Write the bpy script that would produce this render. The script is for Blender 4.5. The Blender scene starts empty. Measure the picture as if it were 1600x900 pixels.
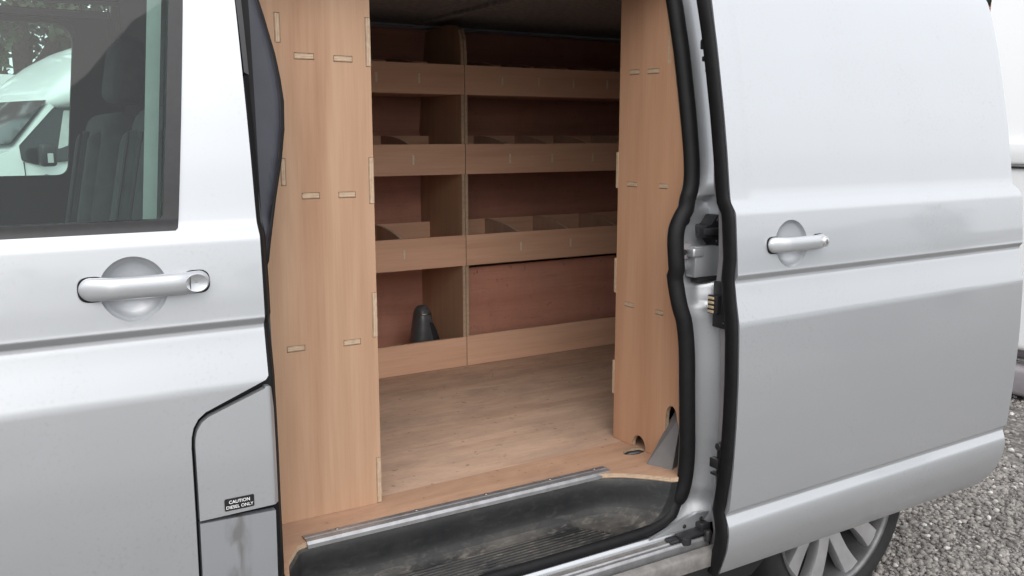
import bpy, bmesh, math, random
import numpy as np
from mathutils import Vector, Matrix, geometry

R = math.radians
random.seed(7)
rng = np.random.default_rng(11)
scene = bpy.context.scene
col = scene.collection
GROUND = -0.03

# ------------------------------------------------------------------ camera
cam_d = bpy.data.cameras.new('camera')
cam = bpy.data.objects.new('camera', cam_d)
col.objects.link(cam)
cam.location = (0.0, -1.67, 1.45)
cam.rotation_euler = (R(90 - 9.6), 0, R(-31.4))
cam_d.sensor_width = 36.0
cam_d.lens = 36.0 * 1420 / 1600
cam_d.clip_start = 0.05
cam_d.clip_end = 900
scene.camera = cam

# ------------------------------------------------------------------ sky, sun, exposure
SUN_EL, SUN_AZ = R(42), R(202)          # azimuth: clockwise from +Y
world = bpy.data.worlds.new('World')
scene.world = world
world.use_nodes = True
wn, wl = world.node_tree.nodes, world.node_tree.links
wn.clear()
w_out = wn.new('ShaderNodeOutputWorld')
w_bg = wn.new('ShaderNodeBackground')
w_sky = wn.new('ShaderNodeTexSky')
w_sky.sky_type = 'NISHITA'
w_sky.sun_disc = False
w_sky.sun_elevation = SUN_EL
w_sky.sun_rotation = SUN_AZ
w_sky.air_density = 1.0
w_sky.dust_density = 4.0
w_sky.ozone_density = 1.0
w_hsv = wn.new('ShaderNodeHueSaturation')
w_hsv.inputs['Saturation'].default_value = 0.32
wl.new(w_sky.outputs[0], w_hsv.inputs['Color'])
# even cloud deck over the clear-sky model: an overcast day
w_mix = wn.new('ShaderNodeMix')
w_mix.data_type = 'RGBA'
w_mix.inputs[0].default_value = 0.72
w_mix.inputs[7].default_value = (7.45, 7.6, 7.8, 1)
wl.new(w_hsv.outputs[0], w_mix.inputs[6])
wl.new(w_mix.outputs[2], w_bg.inputs['Color'])
w_bg.inputs['Strength'].default_value = 0.15
wl.new(w_bg.outputs[0], w_out.inputs['Surface'])

sun_d = bpy.data.lights.new('sun', 'SUN')
sun_d.energy = 0.9
sun_d.angle = R(60)
sun_d.color = (1.0, 0.97, 0.93)
sun = bpy.data.objects.new('sun', sun_d)
col.objects.link(sun)
sdir = Vector((math.sin(SUN_AZ) * math.cos(SUN_EL), math.cos(SUN_AZ) * math.cos(SUN_EL), math.sin(SUN_EL)))
sun.rotation_euler = sdir.to_track_quat('Z', 'Y').to_euler()
sun.location = sdir * 30

vs = scene.view_settings
vs.view_transform = 'Standard'
vs.look = 'None'
vs.exposure = 0.70
vs.gamma = 1.0
vs.use_curve_mapping = False
scene.render.engine = 'CYCLES'
scene.cycles.max_bounces = 10
scene.cycles.diffuse_bounces = 5
scene.cycles.transparent_max_bounces = 12

# ------------------------------------------------------------------ materials
MAT = {}


def new_mat(name):
    m = bpy.data.materials.new(name)
    m.use_nodes = True
    nt = m.node_tree
    b = nt.nodes['Principled BSDF']
    MAT[name] = m
    return m, nt, b


def N(nt, t, **kw):
    n = nt.nodes.new(t)
    for k, v in kw.items():
        if k in n.inputs:
            n.inputs[k].default_value = v
        else:
            setattr(n, k, v)
    return n


def ramp(nt, src, stops):
    r = nt.nodes.new('ShaderNodeValToRGB')
    e = r.color_ramp.elements
    while len(e) < len(stops):
        e.new(0.5)
    for el, (p, c) in zip(e, stops):
        el.position = p
        el.color = (*c, 1) if len(c) == 3 else c
    nt.links.new(src, r.inputs[0])
    return r


def coords(nt, kind='Object', scale=(1, 1, 1)):
    tc = nt.nodes.new('ShaderNodeTexCoord')
    mp = nt.nodes.new('ShaderNodeMapping')
    mp.inputs['Scale'].default_value = scale
    nt.links.new(tc.outputs[kind], mp.inputs[0])
    return mp.outputs[0]


def mixc(nt, fac, a, b, blend='MIX'):
    m = nt.nodes.new('ShaderNodeMix')
    m.data_type = 'RGBA'
    m.blend_type = blend
    for i, s in ((0, fac), (6, a), (7, b)):
        if isinstance(s, (int, float)):
            m.inputs[i].default_value = s
        elif isinstance(s, tuple):
            m.inputs[i].default_value = (*s, 1)
        else:
            nt.links.new(s, m.inputs[i])
    return m.outputs[2]


def bump(nt, b, src, strength, dist):
    bn = nt.nodes.new('ShaderNodeBump')
    bn.inputs['Strength'].default_value = strength
    bn.inputs['Distance'].default_value = dist
    nt.links.new(src, bn.inputs['Height'])
    nt.links.new(bn.outputs[0], b.inputs['Normal'])


def simple(name, c, rough=0.5, metal=0.0, var=0.12, scale=18, bmp=0.0, coat=0.0, spec=None):
    m, nt, b = new_mat(name)
    v = coords(nt)
    n = N(nt, 'ShaderNodeTexNoise', Scale=scale, Detail=6.0, Roughness=0.6)
    nt.links.new(v, n.inputs['Vector'])
    lo = tuple(x * (1 - var) for x in c)
    hi = tuple(min(1, x * (1 + var)) for x in c)
    r = ramp(nt, n.outputs[0], [(0.3, lo), (0.7, hi)])
    nt.links.new(r.outputs[0], b.inputs['Base Color'])
    b.inputs['Roughness'].default_value = rough
    b.inputs['Metallic'].default_value = metal
    if coat:
        b.inputs['Coat Weight'].default_value = coat
        b.inputs['Coat Roughness'].default_value = 0.05
    if spec is not None:
        b.inputs['Specular IOR Level'].default_value = spec
    if bmp:
        bump(nt, b, n.outputs[0], 0.6, bmp)
    return m


def paint(name, c, metal, rough, coat, dirt):
    m, nt, b = new_mat(name)
    v = coords(nt)
    dn = N(nt, 'ShaderNodeTexNoise', Scale=3.5, Detail=8.0, Roughness=0.62)
    nt.links.new(v, dn.inputs['Vector'])
    # thin road film, denser towards fine speckle
    sp = N(nt, 'ShaderNodeTexNoise', Scale=140.0, Detail=3.0)
    nt.links.new(v, sp.inputs['Vector'])
    spr = ramp(nt, sp.outputs[0], [(0.55, (0, 0, 0)), (0.75, (1, 1, 1))])
    dr = ramp(nt, dn.outputs[0], [(0.42, (0, 0, 0)), (0.72, (1, 1, 1))])
    f = mixc(nt, 1.0, spr.outputs[0], dr.outputs[0], 'MULTIPLY')
    mul = N(nt, 'ShaderNodeMath', operation='MULTIPLY')
    nt.links.new(f, mul.inputs[0])
    mul.inputs[1].default_value = dirt
    cc = mixc(nt, mul.outputs[0], c, (0.30, 0.28, 0.26))
    nt.links.new(cc, b.inputs['Base Color'])
    rr = ramp(nt, dn.outputs[0], [(0.3, (rough,) * 3), (0.8, (rough + 0.05,) * 3)])
    nt.links.new(rr.outputs[0], b.inputs['Roughness'])
    b.inputs['Metallic'].default_value = metal
    b.inputs['Coat Weight'].default_value = coat
    b.inputs['Coat Roughness'].default_value = 0.04
    b.inputs['Coat IOR'].default_value = 1.45
    pn = N(nt, 'ShaderNodeTexNoise', Scale=9.0, Detail=1.0)
    nt.links.new(v, pn.inputs['Vector'])
    bump(nt, b, pn.outputs[0], 0.02, 0.01)
    return m


def ply(name, tones, axis, wear=0.0, wear_col=(0.1, 0.08, 0.07), rough=0.62):
    """tones: dark, mid, light; axis: grain direction"""
    m, nt, b = new_mat(name)
    oi = nt.nodes.new('ShaderNodeObjectInfo')
    def stretched(across, along):
        s = [across] * 3
        s['xyz'.index(axis)] = along
        return coords(nt, 'Object', tuple(s))
    wv = N(nt, 'ShaderNodeMath', operation='MULTIPLY')
    nt.links.new(oi.outputs['Random'], wv.inputs[0])
    wv.inputs[1].default_value = 37.0
    def noise(v, sc, det, rg, dist=0.0):
        n = N(nt, 'ShaderNodeTexNoise', noise_dimensions='4D', Scale=sc, Detail=det, Roughness=rg, Distortion=dist)
        nt.links.new(v, n.inputs['Vector'])
        nt.links.new(wv.outputs[0], n.inputs['W'])
        return n.outputs[0]
    big = noise(stretched(5.5, 0.55), 1.0, 4.0, 0.55, 1.6)
    mid = noise(stretched(26, 1.3), 1.0, 4.0, 0.6, 0.8)
    fine = noise(stretched(260, 6), 1.0, 3.0, 0.6)
    c1 = ramp(nt, big, [(0.28, tones[0]), (0.5, tones[1]), (0.74, tones[2])]).outputs[0]
    c2 = ramp(nt, mid, [(0.3, tones[0]), (0.55, tones[1]), (0.8, tones[2])]).outputs[0]
    c = mixc(nt, 0.28, c1, c2)
    fr = ramp(nt, fine, [(0.3, (0.84, 0.80, 0.77)), (0.6, (1.03, 1.03, 1.03))]).outputs[0]
    c = mixc(nt, 0.42, c, fr, 'MULTIPLY')
    if wear:
        w = noise(coords(nt, 'Object', (4.5, 11, 3)), 1.0, 10.0, 0.72, 0.5)
        wr = ramp(nt, w, [(0.40, (0, 0, 0)), (0.66, (wear * .8,) * 3)]).outputs[0]
        c = mixc(nt, wr, c, wear_col)
        s = noise(coords(nt, 'Object', (5, 75, 30)), 1.0, 6.0, 0.7, 1.2)
        sr = ramp(nt, s, [(0.58, (0, 0, 0)), (0.70, (wear * 0.7,) * 3)]).outputs[0]
        c = mixc(nt, sr, c, tuple(x * 0.55 for x in wear_col))
        k = noise(coords(nt, 'Object', (50, 60, 50)), 1.0, 2.0, 0.5)
        kr = ramp(nt, k, [(0.66, (0, 0, 0)), (0.73, (wear * 0.8,) * 3)]).outputs[0]
        c = mixc(nt, kr, c, tuple(x * 0.4 for x in wear_col))
    nt.links.new(c, b.inputs['Base Color'])
    b.inputs['Roughness'].default_value = rough
    b.inputs['Specular IOR Level'].default_value = 0.3
    bump(nt, b, fine, 0.12, 0.002)
    return m


def ply_edge(name, axis):
    """layered plywood edge, stripes across the given Generated axis"""
    m, nt, b = new_mat(name)
    tc = nt.nodes.new('ShaderNodeTexCoord')
    sep = nt.nodes.new('ShaderNodeSeparateXYZ')
    nt.links.new(tc.outputs['Generated'], sep.inputs[0])
    lt, dk = (0.52, 0.39, 0.27), (0.25, 0.15, 0.095)
    r = ramp(nt, sep.outputs['XYZ'.index(axis.upper())],
             [(0.0, lt), (0.17, dk), (0.23, lt), (0.45, lt), (0.50, dk), (0.57, lt), (0.78, lt), (0.84, dk), (0.9, lt)])
    n = N(nt, 'ShaderNodeTexNoise', Scale=90.0, Detail=4.0)
    nt.links.new(tc.outputs['Object'], n.inputs['Vector'])
    nr = ramp(nt, n.outputs[0], [(0.3, (0.72, 0.70, 0.68)), (0.65, (1, 1, 1))])
    c = mixc(nt, 0.8, r.outputs[0], nr.outputs[0], 'MULTIPLY')
    nt.links.new(c, b.inputs['Base Color'])
    b.inputs['Roughness'].default_value = 0.75
    return m


SILVER = paint('silver_paint', (0.485, 0.50, 0.52), 0.66, 0.38, 1.0, 0.35)
WHITEP = paint('white_paint', (0.78, 0.79, 0.79), 0.0, 0.35, 0.7, 0.25)
DARKCAR = paint('dark_green_paint', (0.03, 0.05, 0.045), 0.2, 0.3, 1.0, 0.3)
RUBBER = simple('black_rubber', (0.007, 0.007, 0.008), 0.6, var=0.25, scale=40, spec=0.22)
PLASTIC = simple('black_plastic', (0.018, 0.018, 0.020), 0.4, var=0.2, scale=60)
TRIMBLUE = simple('pillar_cover_plastic', (0.020, 0.022, 0.032), 0.5, var=0.2, scale=10)
GREYTRIM = simple('grey_shut_face', (0.25, 0.23, 0.24), 0.55, var=0.12, scale=12)
DARKGAP = simple('dark_inner_metal', (0.012, 0.012, 0.013), 0.7, var=0.2)
ALU = simple('worn_aluminium', (0.33, 0.33, 0.34), 0.42, 0.7, var=0.2, scale=30)
ALUD = simple('dirty_aluminium', (0.20, 0.188, 0.178), 0.55, 0.5, var=0.3, scale=30)
STEEL = simple('screw_steel', (0.28, 0.27, 0.25), 0.4, 0.9)
SEATF = simple('seat_fabric', (0.055, 0.06, 0.065), 0.9, var=0.25, scale=25)
CABTRIM = simple('cab_trim', (0.035, 0.037, 0.040), 0.8, var=0.15)
PALEGREY = simple('pale_grey', (0.45, 0.46, 0.45), 0.6, var=0.08)
CARPET = simple('roof_lining', (0.20, 0.20, 0.205), 0.95, var=0.3, scale=50, bmp=0.003)
GREYBIT = simple('dark_grey_plastic', (0.075, 0.077, 0.082), 0.35, var=0.25, scale=30)
STICKER = simple('sticker_black', (0.012, 0.012, 0.014), 0.4, var=0.1)
PRINT = simple('sticker_print', (0.80, 0.80, 0.80), 0.5, var=0.03)
CONTACT = simple('contact_brass', (0.62, 0.50, 0.33), 0.4, 0.4)
TYRE = simple('tyre_rubber', (0.012, 0.012, 0.013), 0.8, var=0.35, scale=30)
ALLOY = simple('alloy_wheel', (0.58, 0.58, 0.59), 0.34, 0.75, var=0.12, scale=12)
ALLOYD = simple('alloy_wheel_barrel', (0.16, 0.16, 0.165), 0.5, 0.7, var=0.3, scale=12)
PLYV = ply('plywood_upright_grain', ((0.325, 0.18, 0.108), (0.42, 0.262, 0.168), (0.50, 0.335, 0.225)), 'z')
PLYR = ply('plywood_redder_upright_grain', ((0.37, 0.195, 0.112), (0.465, 0.265, 0.162), (0.54, 0.335, 0.215)), 'z')
PLYX = ply('plywood_long_grain', ((0.53, 0.305, 0.20), (0.66, 0.40, 0.27), (0.74, 0.47, 0.33)), 'x')
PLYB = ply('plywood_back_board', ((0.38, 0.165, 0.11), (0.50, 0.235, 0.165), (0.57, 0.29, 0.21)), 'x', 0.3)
PLYD = ply('plywood_divider', ((0.38, 0.23, 0.16), (0.47, 0.30, 0.215), (0.54, 0.36, 0.265)), 'z')
FLOORM = ply('plywood_worn_floor', ((0.41, 0.265, 0.185), (0.56, 0.385, 0.28), (0.65, 0.465, 0.35)), 'x', 0.66, (0.235, 0.175, 0.14))
FLOORF = ply('plywood_front_floor', ((0.37, 0.215, 0.14), (0.46, 0.285, 0.19), (0.53, 0.35, 0.245)), 'x', 0.5, (0.17, 0.105, 0.075))
EDGE = {a: ply_edge('plywood_edge_' + a, a) for a in 'xyz'}

PALEEDGE = simple('plywood_pale_edge', (0.70, 0.56, 0.42), 0.7, var=0.12, scale=80)  # paler than the layered edges: light caught by divider tops is in this colour

# dusty step plastic
m, nt, b = new_mat('dusty_step_plastic')
v = coords(nt)
n1 = N(nt, 'ShaderNodeTexNoise', Scale=6.0, Detail=9.0, Roughness=0.7)
nt.links.new(v, n1.inputs['Vector'])
n2 = N(nt, 'ShaderNodeTexNoise', Scale=1.0, Detail=6.0, Roughness=0.65, Distortion=0.8)
nt.links.new(coords(nt, 'Object', (26, 60, 60)), n2.inputs['Vector'])
geo = nt.nodes.new('ShaderNodeNewGeometry')
sx = nt.nodes.new('ShaderNodeSeparateXYZ')
nt.links.new(geo.outputs['True Normal'], sx.inputs[0])
upr = ramp(nt, sx.outputs[2], [(0.35, (0.18,) * 3), (0.9, (1, 1, 1))]).outputs[0]
d1 = ramp(nt, n1.outputs[0], [(0.40, (0.05,) * 3), (0.72, (0.62,) * 3)]).outputs[0]
d2 = ramp(nt, n2.outputs[0], [(0.52, (0, 0, 0)), (0.70, (0.75,) * 3)]).outputs[0]
dd = mixc(nt, 1.0, d1, d2, 'SCREEN')
dd = mixc(nt, 1.0, dd, upr, 'MULTIPLY')
cc = mixc(nt, dd, (0.012, 0.013, 0.0145), (0.155, 0.14, 0.122))
nt.links.new(cc, b.inputs['Base Color'])
rr = mixc(nt, dd, (0.5,) * 3, (0.9,) * 3)
nt.links.new(rr, b.inputs['Roughness'])
b.inputs['Specular IOR Level'].default_value = 0.32
bump(nt, b, n1.outputs[0], 0.15, 0.003)
STEPM = m

# window glass: thin tinted pane
def glass(name, tint, refl=1.45):
    m = bpy.data.materials.new(name)
    m.use_nodes = True
    nt = m.node_tree
    nt.nodes.clear()
    o = nt.nodes.new('ShaderNodeOutputMaterial')
    t = N(nt, 'ShaderNodeBsdfTransparent')
    t.inputs['Color'].default_value = (*tint, 1)
    g = N(nt, 'ShaderNodeBsdfGlossy')
    g.inputs['Roughness'].default_value = 0.02
    f = N(nt, 'ShaderNodeFresnel')
    f.inputs['IOR'].default_value = refl
    mx = nt.nodes.new('ShaderNodeMixShader')
    nt.links.new(f.outputs[0], mx.inputs[0])
    nt.links.new(t.outputs[0], mx.inputs[1])
    nt.links.new(g.outputs[0], mx.inputs[2])
    nt.links.new(mx.outputs[0], o.inputs['Surface'])
    MAT[name] = m
    return m


GLASS = glass('tinted_glass', (0.62, 0.79, 0.74), 1.5)
GLASS2 = glass('far_glass', (0.80, 0.90, 0.86))

# gravel
m, nt, b = new_mat('gravel_ground')
v = coords(nt)
vo = N(nt, 'ShaderNodeTexVoronoi', Scale=48.0)
nt.links.new(v, vo.inputs['Vector'])
n1 = N(nt, 'ShaderNodeTexNoise', Scale=3.0, Detail=8.0)
nt.links.new(v, n1.inputs['Vector'])
cr = ramp(nt, vo.outputs['Color'], [(0.1, (0.10, 0.092, 0.086)), (0.55, (0.17, 0.158, 0.148)), (0.9, (0.28, 0.265, 0.25))]).outputs[0]
n1r = ramp(nt, n1.outputs[0], [(0.3, (0.72,) * 3), (0.7, (1.1,) * 3)]).outputs[0]
nt.links.new(mixc(nt, 1.0, cr, n1r, 'MULTIPLY'), b.inputs['Base Color'])
b.inputs['Roughness'].default_value = 0.95
bump(nt, b, vo.outputs['Distance'], 0.8, 0.02)
GRAVELM = m

m, nt, b = new_mat('stone_mix')
at = nt.nodes.new('ShaderNodeAttribute')
at.attribute_name = 'tone'
n1 = N(nt, 'ShaderNodeTexNoise', Scale=160.0, Detail=4.0)
nt.links.new(coords(nt), n1.inputs['Vector'])
cr = ramp(nt, at.outputs['Fac'], [(0.0, (0.13, 0.12, 0.113)), (0.45, (0.235, 0.22, 0.207)), (0.72, (0.32, 0.295, 0.275)),
                                  (0.90, (0.42, 0.40, 0.38)), (1.0, (0.56, 0.55, 0.53))]).outputs[0]
n1r = ramp(nt, n1.outputs[0], [(0.3, (0.7,) * 3), (0.7, (1.15,) * 3)]).outputs[0]
nt.links.new(mixc(nt, 1.0, cr, n1r, 'MULTIPLY'), b.inputs['Base Color'])
b.inputs['Roughness'].default_value = 0.9
STONEM = m


def leafmat(name, c):
    m, nt, b = new_mat(name)
    at = nt.nodes.new('ShaderNodeAttribute')
    at.attribute_name = 'tone'
    cr = ramp(nt, at.outputs['Fac'], [(0, tuple(x * 0.6 for x in c)), (0.6, c), (1, tuple(x * 1.7 for x in c))])
    nt.links.new(cr.outputs[0], b.inputs['Base Color'])
    b.inputs['Roughness'].default_value = 0.6
    return m


LEAF = leafmat('tree_leaves', (0.05, 0.075, 0.03))
LEAFD = leafmat('dark_conifer_leaves', (0.025, 0.045, 0.022))
BARK = simple('bark', (0.09, 0.07, 0.055), 0.9, var=0.4, scale=25, bmp=0.01)

m, nt, b = new_mat('red_brick_wall')
bt = N(nt, 'ShaderNodeTexBrick', Scale=1.0)
bt.inputs['Color1'].default_value = (0.33, 0.10, 0.06, 1)
bt.inputs['Color2'].default_value = (0.25, 0.075, 0.05, 1)
bt.inputs['Mortar'].default_value = (0.38, 0.34, 0.30, 1)
bt.inputs['Brick Width'].default_value = 0.225
bt.inputs['Row Height'].default_value = 0.075
bt.inputs['Mortar Size'].default_value = 0.01
tcn = nt.nodes.new('ShaderNodeTexCoord')
mpn = nt.nodes.new('ShaderNodeMapping')
mpn.inputs['Rotation'].default_value = (R(90), 0, 0)
nt.links.new(tcn.outputs['Object'], mpn.inputs[0])
nt.links.new(mpn.outputs[0], bt.inputs['Vector'])
nt.links.new(bt.outputs[0], b.inputs['Base Color'])
b.inputs['Roughness'].default_value = 0.9
BRICK = m
ROOFT = simple('roof_tile', (0.10, 0.07, 0.06), 0.85, var=0.3)
WINDARK = simple('dark_window', (0.02, 0.022, 0.025), 0.08, var=0.1)
LAMPRED = simple('lamp_red', (0.35, 0.02, 0.02), 0.2)
LAMPW = simple('lamp_clear', (0.6, 0.6, 0.6), 0.15, 0.3)


# ------------------------------------------------------------------ mesh helpers
class MB:
    def __init__(s):
        s.v, s.f, s.m = [], [], []

    def add(s, vs, fs, mi=0):
        o = len(s.v)
        s.v += [tuple(p) for p in vs]
        s.f += [tuple(i + o for i in f) for f in fs]
        s.m += ([mi] * len(fs)) if isinstance(mi, int) else list(mi)
        return s

    def box(s, x0, x1, y0, y1, z0, z1, mi=0, M=None):
        vs = [Vector((x, y, z)) for x in (x0, x1) for y in (y0, y1) for z in (z0, z1)]
        if M is not None:
            vs = [M @ p for p in vs]
        fs = [(0, 1, 3, 2), (4, 6, 7, 5), (0, 4, 5, 1), (2, 3, 7, 6), (0, 2, 6, 4), (1, 5, 7, 3)]
        return s.add(vs, fs, mi)

    def bbox(s, x0, x1, y0, y1, z0, z1, r=0.003, seg=2, M=None, mi=0):
        """bevelled box"""
        bm = bmesh.new()
        bmesh.ops.create_cube(bm, size=1)
        for p in bm.verts:
            p.co = Vector(((x0 + x1) / 2 + p.co.x * (x1 - x0), (y0 + y1) / 2 + p.co.y * (y1 - y0), (z0 + z1) / 2 + p.co.z * (z1 - z0)))
        bmesh.ops.bevel(bm, geom=bm.edges[:], offset=r, segments=seg, profile=0.5, affect='EDGES')
        bm.verts.index_update()
        vs = [(M @ p.co if M is not None else p.co.copy()) for p in bm.verts]
        fs = [tuple(q.index for q in f.verts) for f in bm.faces]
        bm.free()
        return s.add(vs, fs, mi)

    def loft(s, rows, closed=False, cap=False, mi=0):
        n = len(rows[0])
        o = []
        for r in rows:
            o += [tuple(p) for p in r]
        fs = []
        for i in range(len(rows) - 1):
            for j in range(n if closed else n - 1):
                k = (j + 1) % n
                fs.append((i * n + j, i * n + k, (i + 1) * n + k, (i + 1) * n + j))
        if cap:
            fs.append(tuple(range(n))[::-1])
            fs.append(tuple((len(rows) - 1) * n + j for j in range(n)))
        return s.add(o, fs, mi)

    def tube(s, path, r, n=10, ref=(0, 1, 0), sec=None, cap=True, mi=0):
        path = [Vector(p) for p in path]
        rows = []
        for i, p in enumerate(path):
            t = (path[min(i + 1, len(path) - 1)] - path[max(i - 1, 0)]).normalized()
            a = Vector(ref)
            a = (a - t * a.dot(t)).normalized()
            c = t.cross(a)
            rr = r[i] if isinstance(r, (list, tuple)) else r
            if sec:
                rows.append([p + a * (u * rr) + c * (w * rr) for u, w in sec])
            else:
                rows.append([p + a * (math.cos(2 * math.pi * k / n) * rr) + c * (math.sin(2 * math.pi * k / n) * rr) for k in range(n)])
        return s.loft(rows, True, cap, mi)

    def lathe(s, prof, n=48, M=None, mi=0):
        """prof: (radius, h) about local Z"""
        rows = []
        for k in range(n):
            a = 2 * math.pi * k / n
            rows.append([Vector((r * math.cos(a), r * math.sin(a), h)) for r, h in prof])
        rows.append(rows[0])
        if M is not None:
            rows = [[M @ p for p in r] for r in rows]
        o, m2 = [], len(prof)
        for r in rows[:-1]:
            o += r
        fs = []
        for k in range(n):
            for j in range(m2 - 1):
                a, c = k * m2, ((k + 1) % n) * m2
                fs.append((a + j, c + j, c + j + 1, a + j + 1))
        return s.add(o, fs, mi)


INV = {}


def finish(o, parent):
    col.objects.link(o)
    if parent is not None:
        o.parent = parent
        if parent.name in INV:
            o.matrix_parent_inverse = INV[parent.name]
    return o


def obj(name, mb, mats, parent=None, smooth=None):
    me = bpy.data.meshes.new(name)
    me.from_pydata([tuple(p) for p in mb.v], [], mb.f)
    if not isinstance(mats, (list, tuple)):
        mats = [mats]
    for q in mats:
        me.materials.append(q)
    me.polygons.foreach_set('material_index', mb.m)
    bm = bmesh.new()
    bm.from_mesh(me)
    bmesh.ops.recalc_face_normals(bm, faces=bm.faces[:])
    bm.to_mesh(me)
    bm.free()
    if smooth:
        me.polygons.foreach_set('use_smooth', [True] * len(me.polygons))
        me.set_sharp_from_angle(angle=R(smooth))
    me.update()
    return finish(bpy.data.objects.new(name, me), parent)


def tag(o, label=None, cat=None, group=None, kind=None):
    for k, v in (('label', label), ('category', cat), ('group', group), ('kind', kind)):
        if v:
            o[k] = v
    return o


def thing(name, label, cat, loc=(0, 0, 0), rotz=0.0, world_verts=True, group=None, kind=None):
    o = bpy.data.objects.new(name, None)
    o.empty_display_size = 0.2
    col.objects.link(o)
    o.location = loc
    o.rotation_euler = (0, 0, rotz)
    tag(o, label, cat, group, kind)
    if world_verts:
        INV[o.name] = Matrix.Translation(-Vector(loc))
    return o


def inside(p, poly):
    x, y = p
    r = False
    j = len(poly) - 1
    for i in range(len(poly)):
        (xi, yi), (xj, yj) = poly[i][:2], poly[j][:2]
        if (yi > y) != (yj > y) and x < (xj - xi) * (y - yi) / (yj - yi) + xi:
            r = not r
        j = i
    return r


def cdt(outer, holes=()):
    vs, es = [], []
    for lp in [outer] + list(holes):
        o = len(vs)
        vs += [Vector(p) for p in lp]
        es += [(o + i, o + (i + 1) % len(lp)) for i in range(len(lp))]
    r = geometry.delaunay_2d_cdt(vs, es, [], 1, 1e-6)
    pv, fs = [tuple(p) for p in r[0]], []
    for f in r[2]:
        c = (sum(pv[i][0] for i in f) / len(f), sum(pv[i][1] for i in f) / len(f))
        if inside(c, outer) and not any(inside(c, h) for h in holes):
            fs.append(tuple(f))
    return pv, fs


def circle(cx, cy, r, n=40, ry=None, a0=0.0, a1=2 * math.pi, full=True):
    ry = r if ry is None else ry
    k = n if full else n - 1
    return [(cx + r * math.cos(a0 + (a1 - a0) * i / k), cy + ry * math.sin(a0 + (a1 - a0) * i / k)) for i in range(n)]


def rect(a0, a1, b0, b1):
    return [(a0, b0), (a1, b0), (a1, b1), (a0, b1)]


def plate(name, outer, holes, axis, d0, d1, mat, edge, parent):
    """flat board with real thickness and cut-outs; axis = normal; (a, b) are the other two axes"""
    v2, f2 = cdt(outer, holes)
    if axis == 'x':
        mp = lambda a, b, d: (d, a, b)
    elif axis == 'y':
        mp = lambda a, b, d: (a, d, b)
    else:
        mp = lambda a, b, d: (a, b, d)
    mb = MB()
    mb.add([mp(a, b, d0) for a, b in v2], f2, 0)
    mb.add([mp(a, b, d1) for a, b in v2], f2, 0)
    for lp in [outer] + list(holes):
        n = len(lp)
        mb.add([mp(a, b, d0) for a, b in lp] + [mp(a, b, d1) for a, b in lp],
               [(i, (i + 1) % n, n + (i + 1) % n, n + i) for i in range(n)], 1)
    me = bpy.data.meshes.new(name)
    me.from_pydata(mb.v, [], mb.f)
    me.materials.append(mat)
    me.materials.append(edge)
    me.polygons.foreach_set('material_index', mb.m)
    bm = bmesh.new()
    bm.from_mesh(me)
    bmesh.ops.remove_doubles(bm, verts=bm.verts[:], dist=1e-5)
    bmesh.ops.recalc_face_normals(bm, faces=bm.faces[:])
    bm.to_mesh(me)
    bm.free()
    return finish(bpy.data.objects.new(name, me), parent)


def board(name, x0, x1, y0, y1, z0, z1, mat, parent):
    """plywood board: big faces veneer, the rest layered edge"""
    d = {'x': x1 - x0, 'y': y1 - y0, 'z': z1 - z0}
    a = min(d, key=d.get)
    mb = MB().box(x0, x1, y0, y1, z0, z1)
    mb.m = [1] * 6
    for i in {'x': (0, 1), 'y': (2, 3), 'z': (4, 5)}[a]:
        mb.m[i] = 0
    return obj(name, mb, [mat, EDGE[a]], parent)


# ------------------------------------------------------------------ body side profile
PTS = [(2.0, .30), (1.95, .215), (1.90, .175), (1.84, .150), (1.77, .129), (1.663, .103), (1.496, .070), (1.40, .054), (1.312, .042),
       (1.288, .038), (1.262, .018), (1.20, .012), (1.110, .003), (1.098, .0125), (1.090, .0125), (1.06, .0065), (.99, -.0085),
       (.980, -.0089), (.92, -.0112), (.845, -.014), (.747, -.0135), (.646, -.010), (.525, -.003), (.508, -.001), (.497, .010),
       (.490, .0105), (.462, -.002), (.445, -.004), (.42, -.003), (.40, .000), (.36, .013), (.32, .03), (.28, .06)]
_zz = np.arange(0.2, 2.05, 0.001)
_raw = np.interp(_zz, [p[0] for p in PTS[::-1]], [p[1] for p in PTS[::-1]])


def _gs(a, s):
    k = np.exp(-0.5 * (np.arange(-60, 61) / s) ** 2)
    k /= k.sum()
    return np.convolve(np.pad(a, 60, mode='edge'), k, 'valid')


_soft, _mid, _crisp = _gs(_raw, 16), _gs(_raw, 4.5), _gs(_raw, 1.1)


def _wt(c, w):
    return np.exp(-0.5 * ((_zz - c) / w) ** 2)


_wc = np.clip(_wt(1.10, .018) + _wt(.50, .016), 0, 1)
_wm = np.clip(_wt(1.275, .035) + _wt(.985, .03) + _wt(.46, .03), 0, 1)
_pf = _soft * (1 - _wm) + _mid * _wm
_pf = _pf * (1 - _wc) + _crisp * _wc


def P(z):
    return float(np.interp(z, _zz, _pf))


ZLEV = sorted(set([round(x, 4) for x in list(np.arange(0.30, 1.92, 0.03)) + list(np.arange(1.080, 1.120, 0.0013)) +
                   list(np.arange(0.482, 0.516, 0.0013)) + list(np.arange(1.25, 1.305, 0.004)) + list(np.arange(0.95, 1.03, 0.01)) +
                   list(np.arange(0.30, 0.47, 0.012))]))
WID = 1.80      # overall body width


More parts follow.
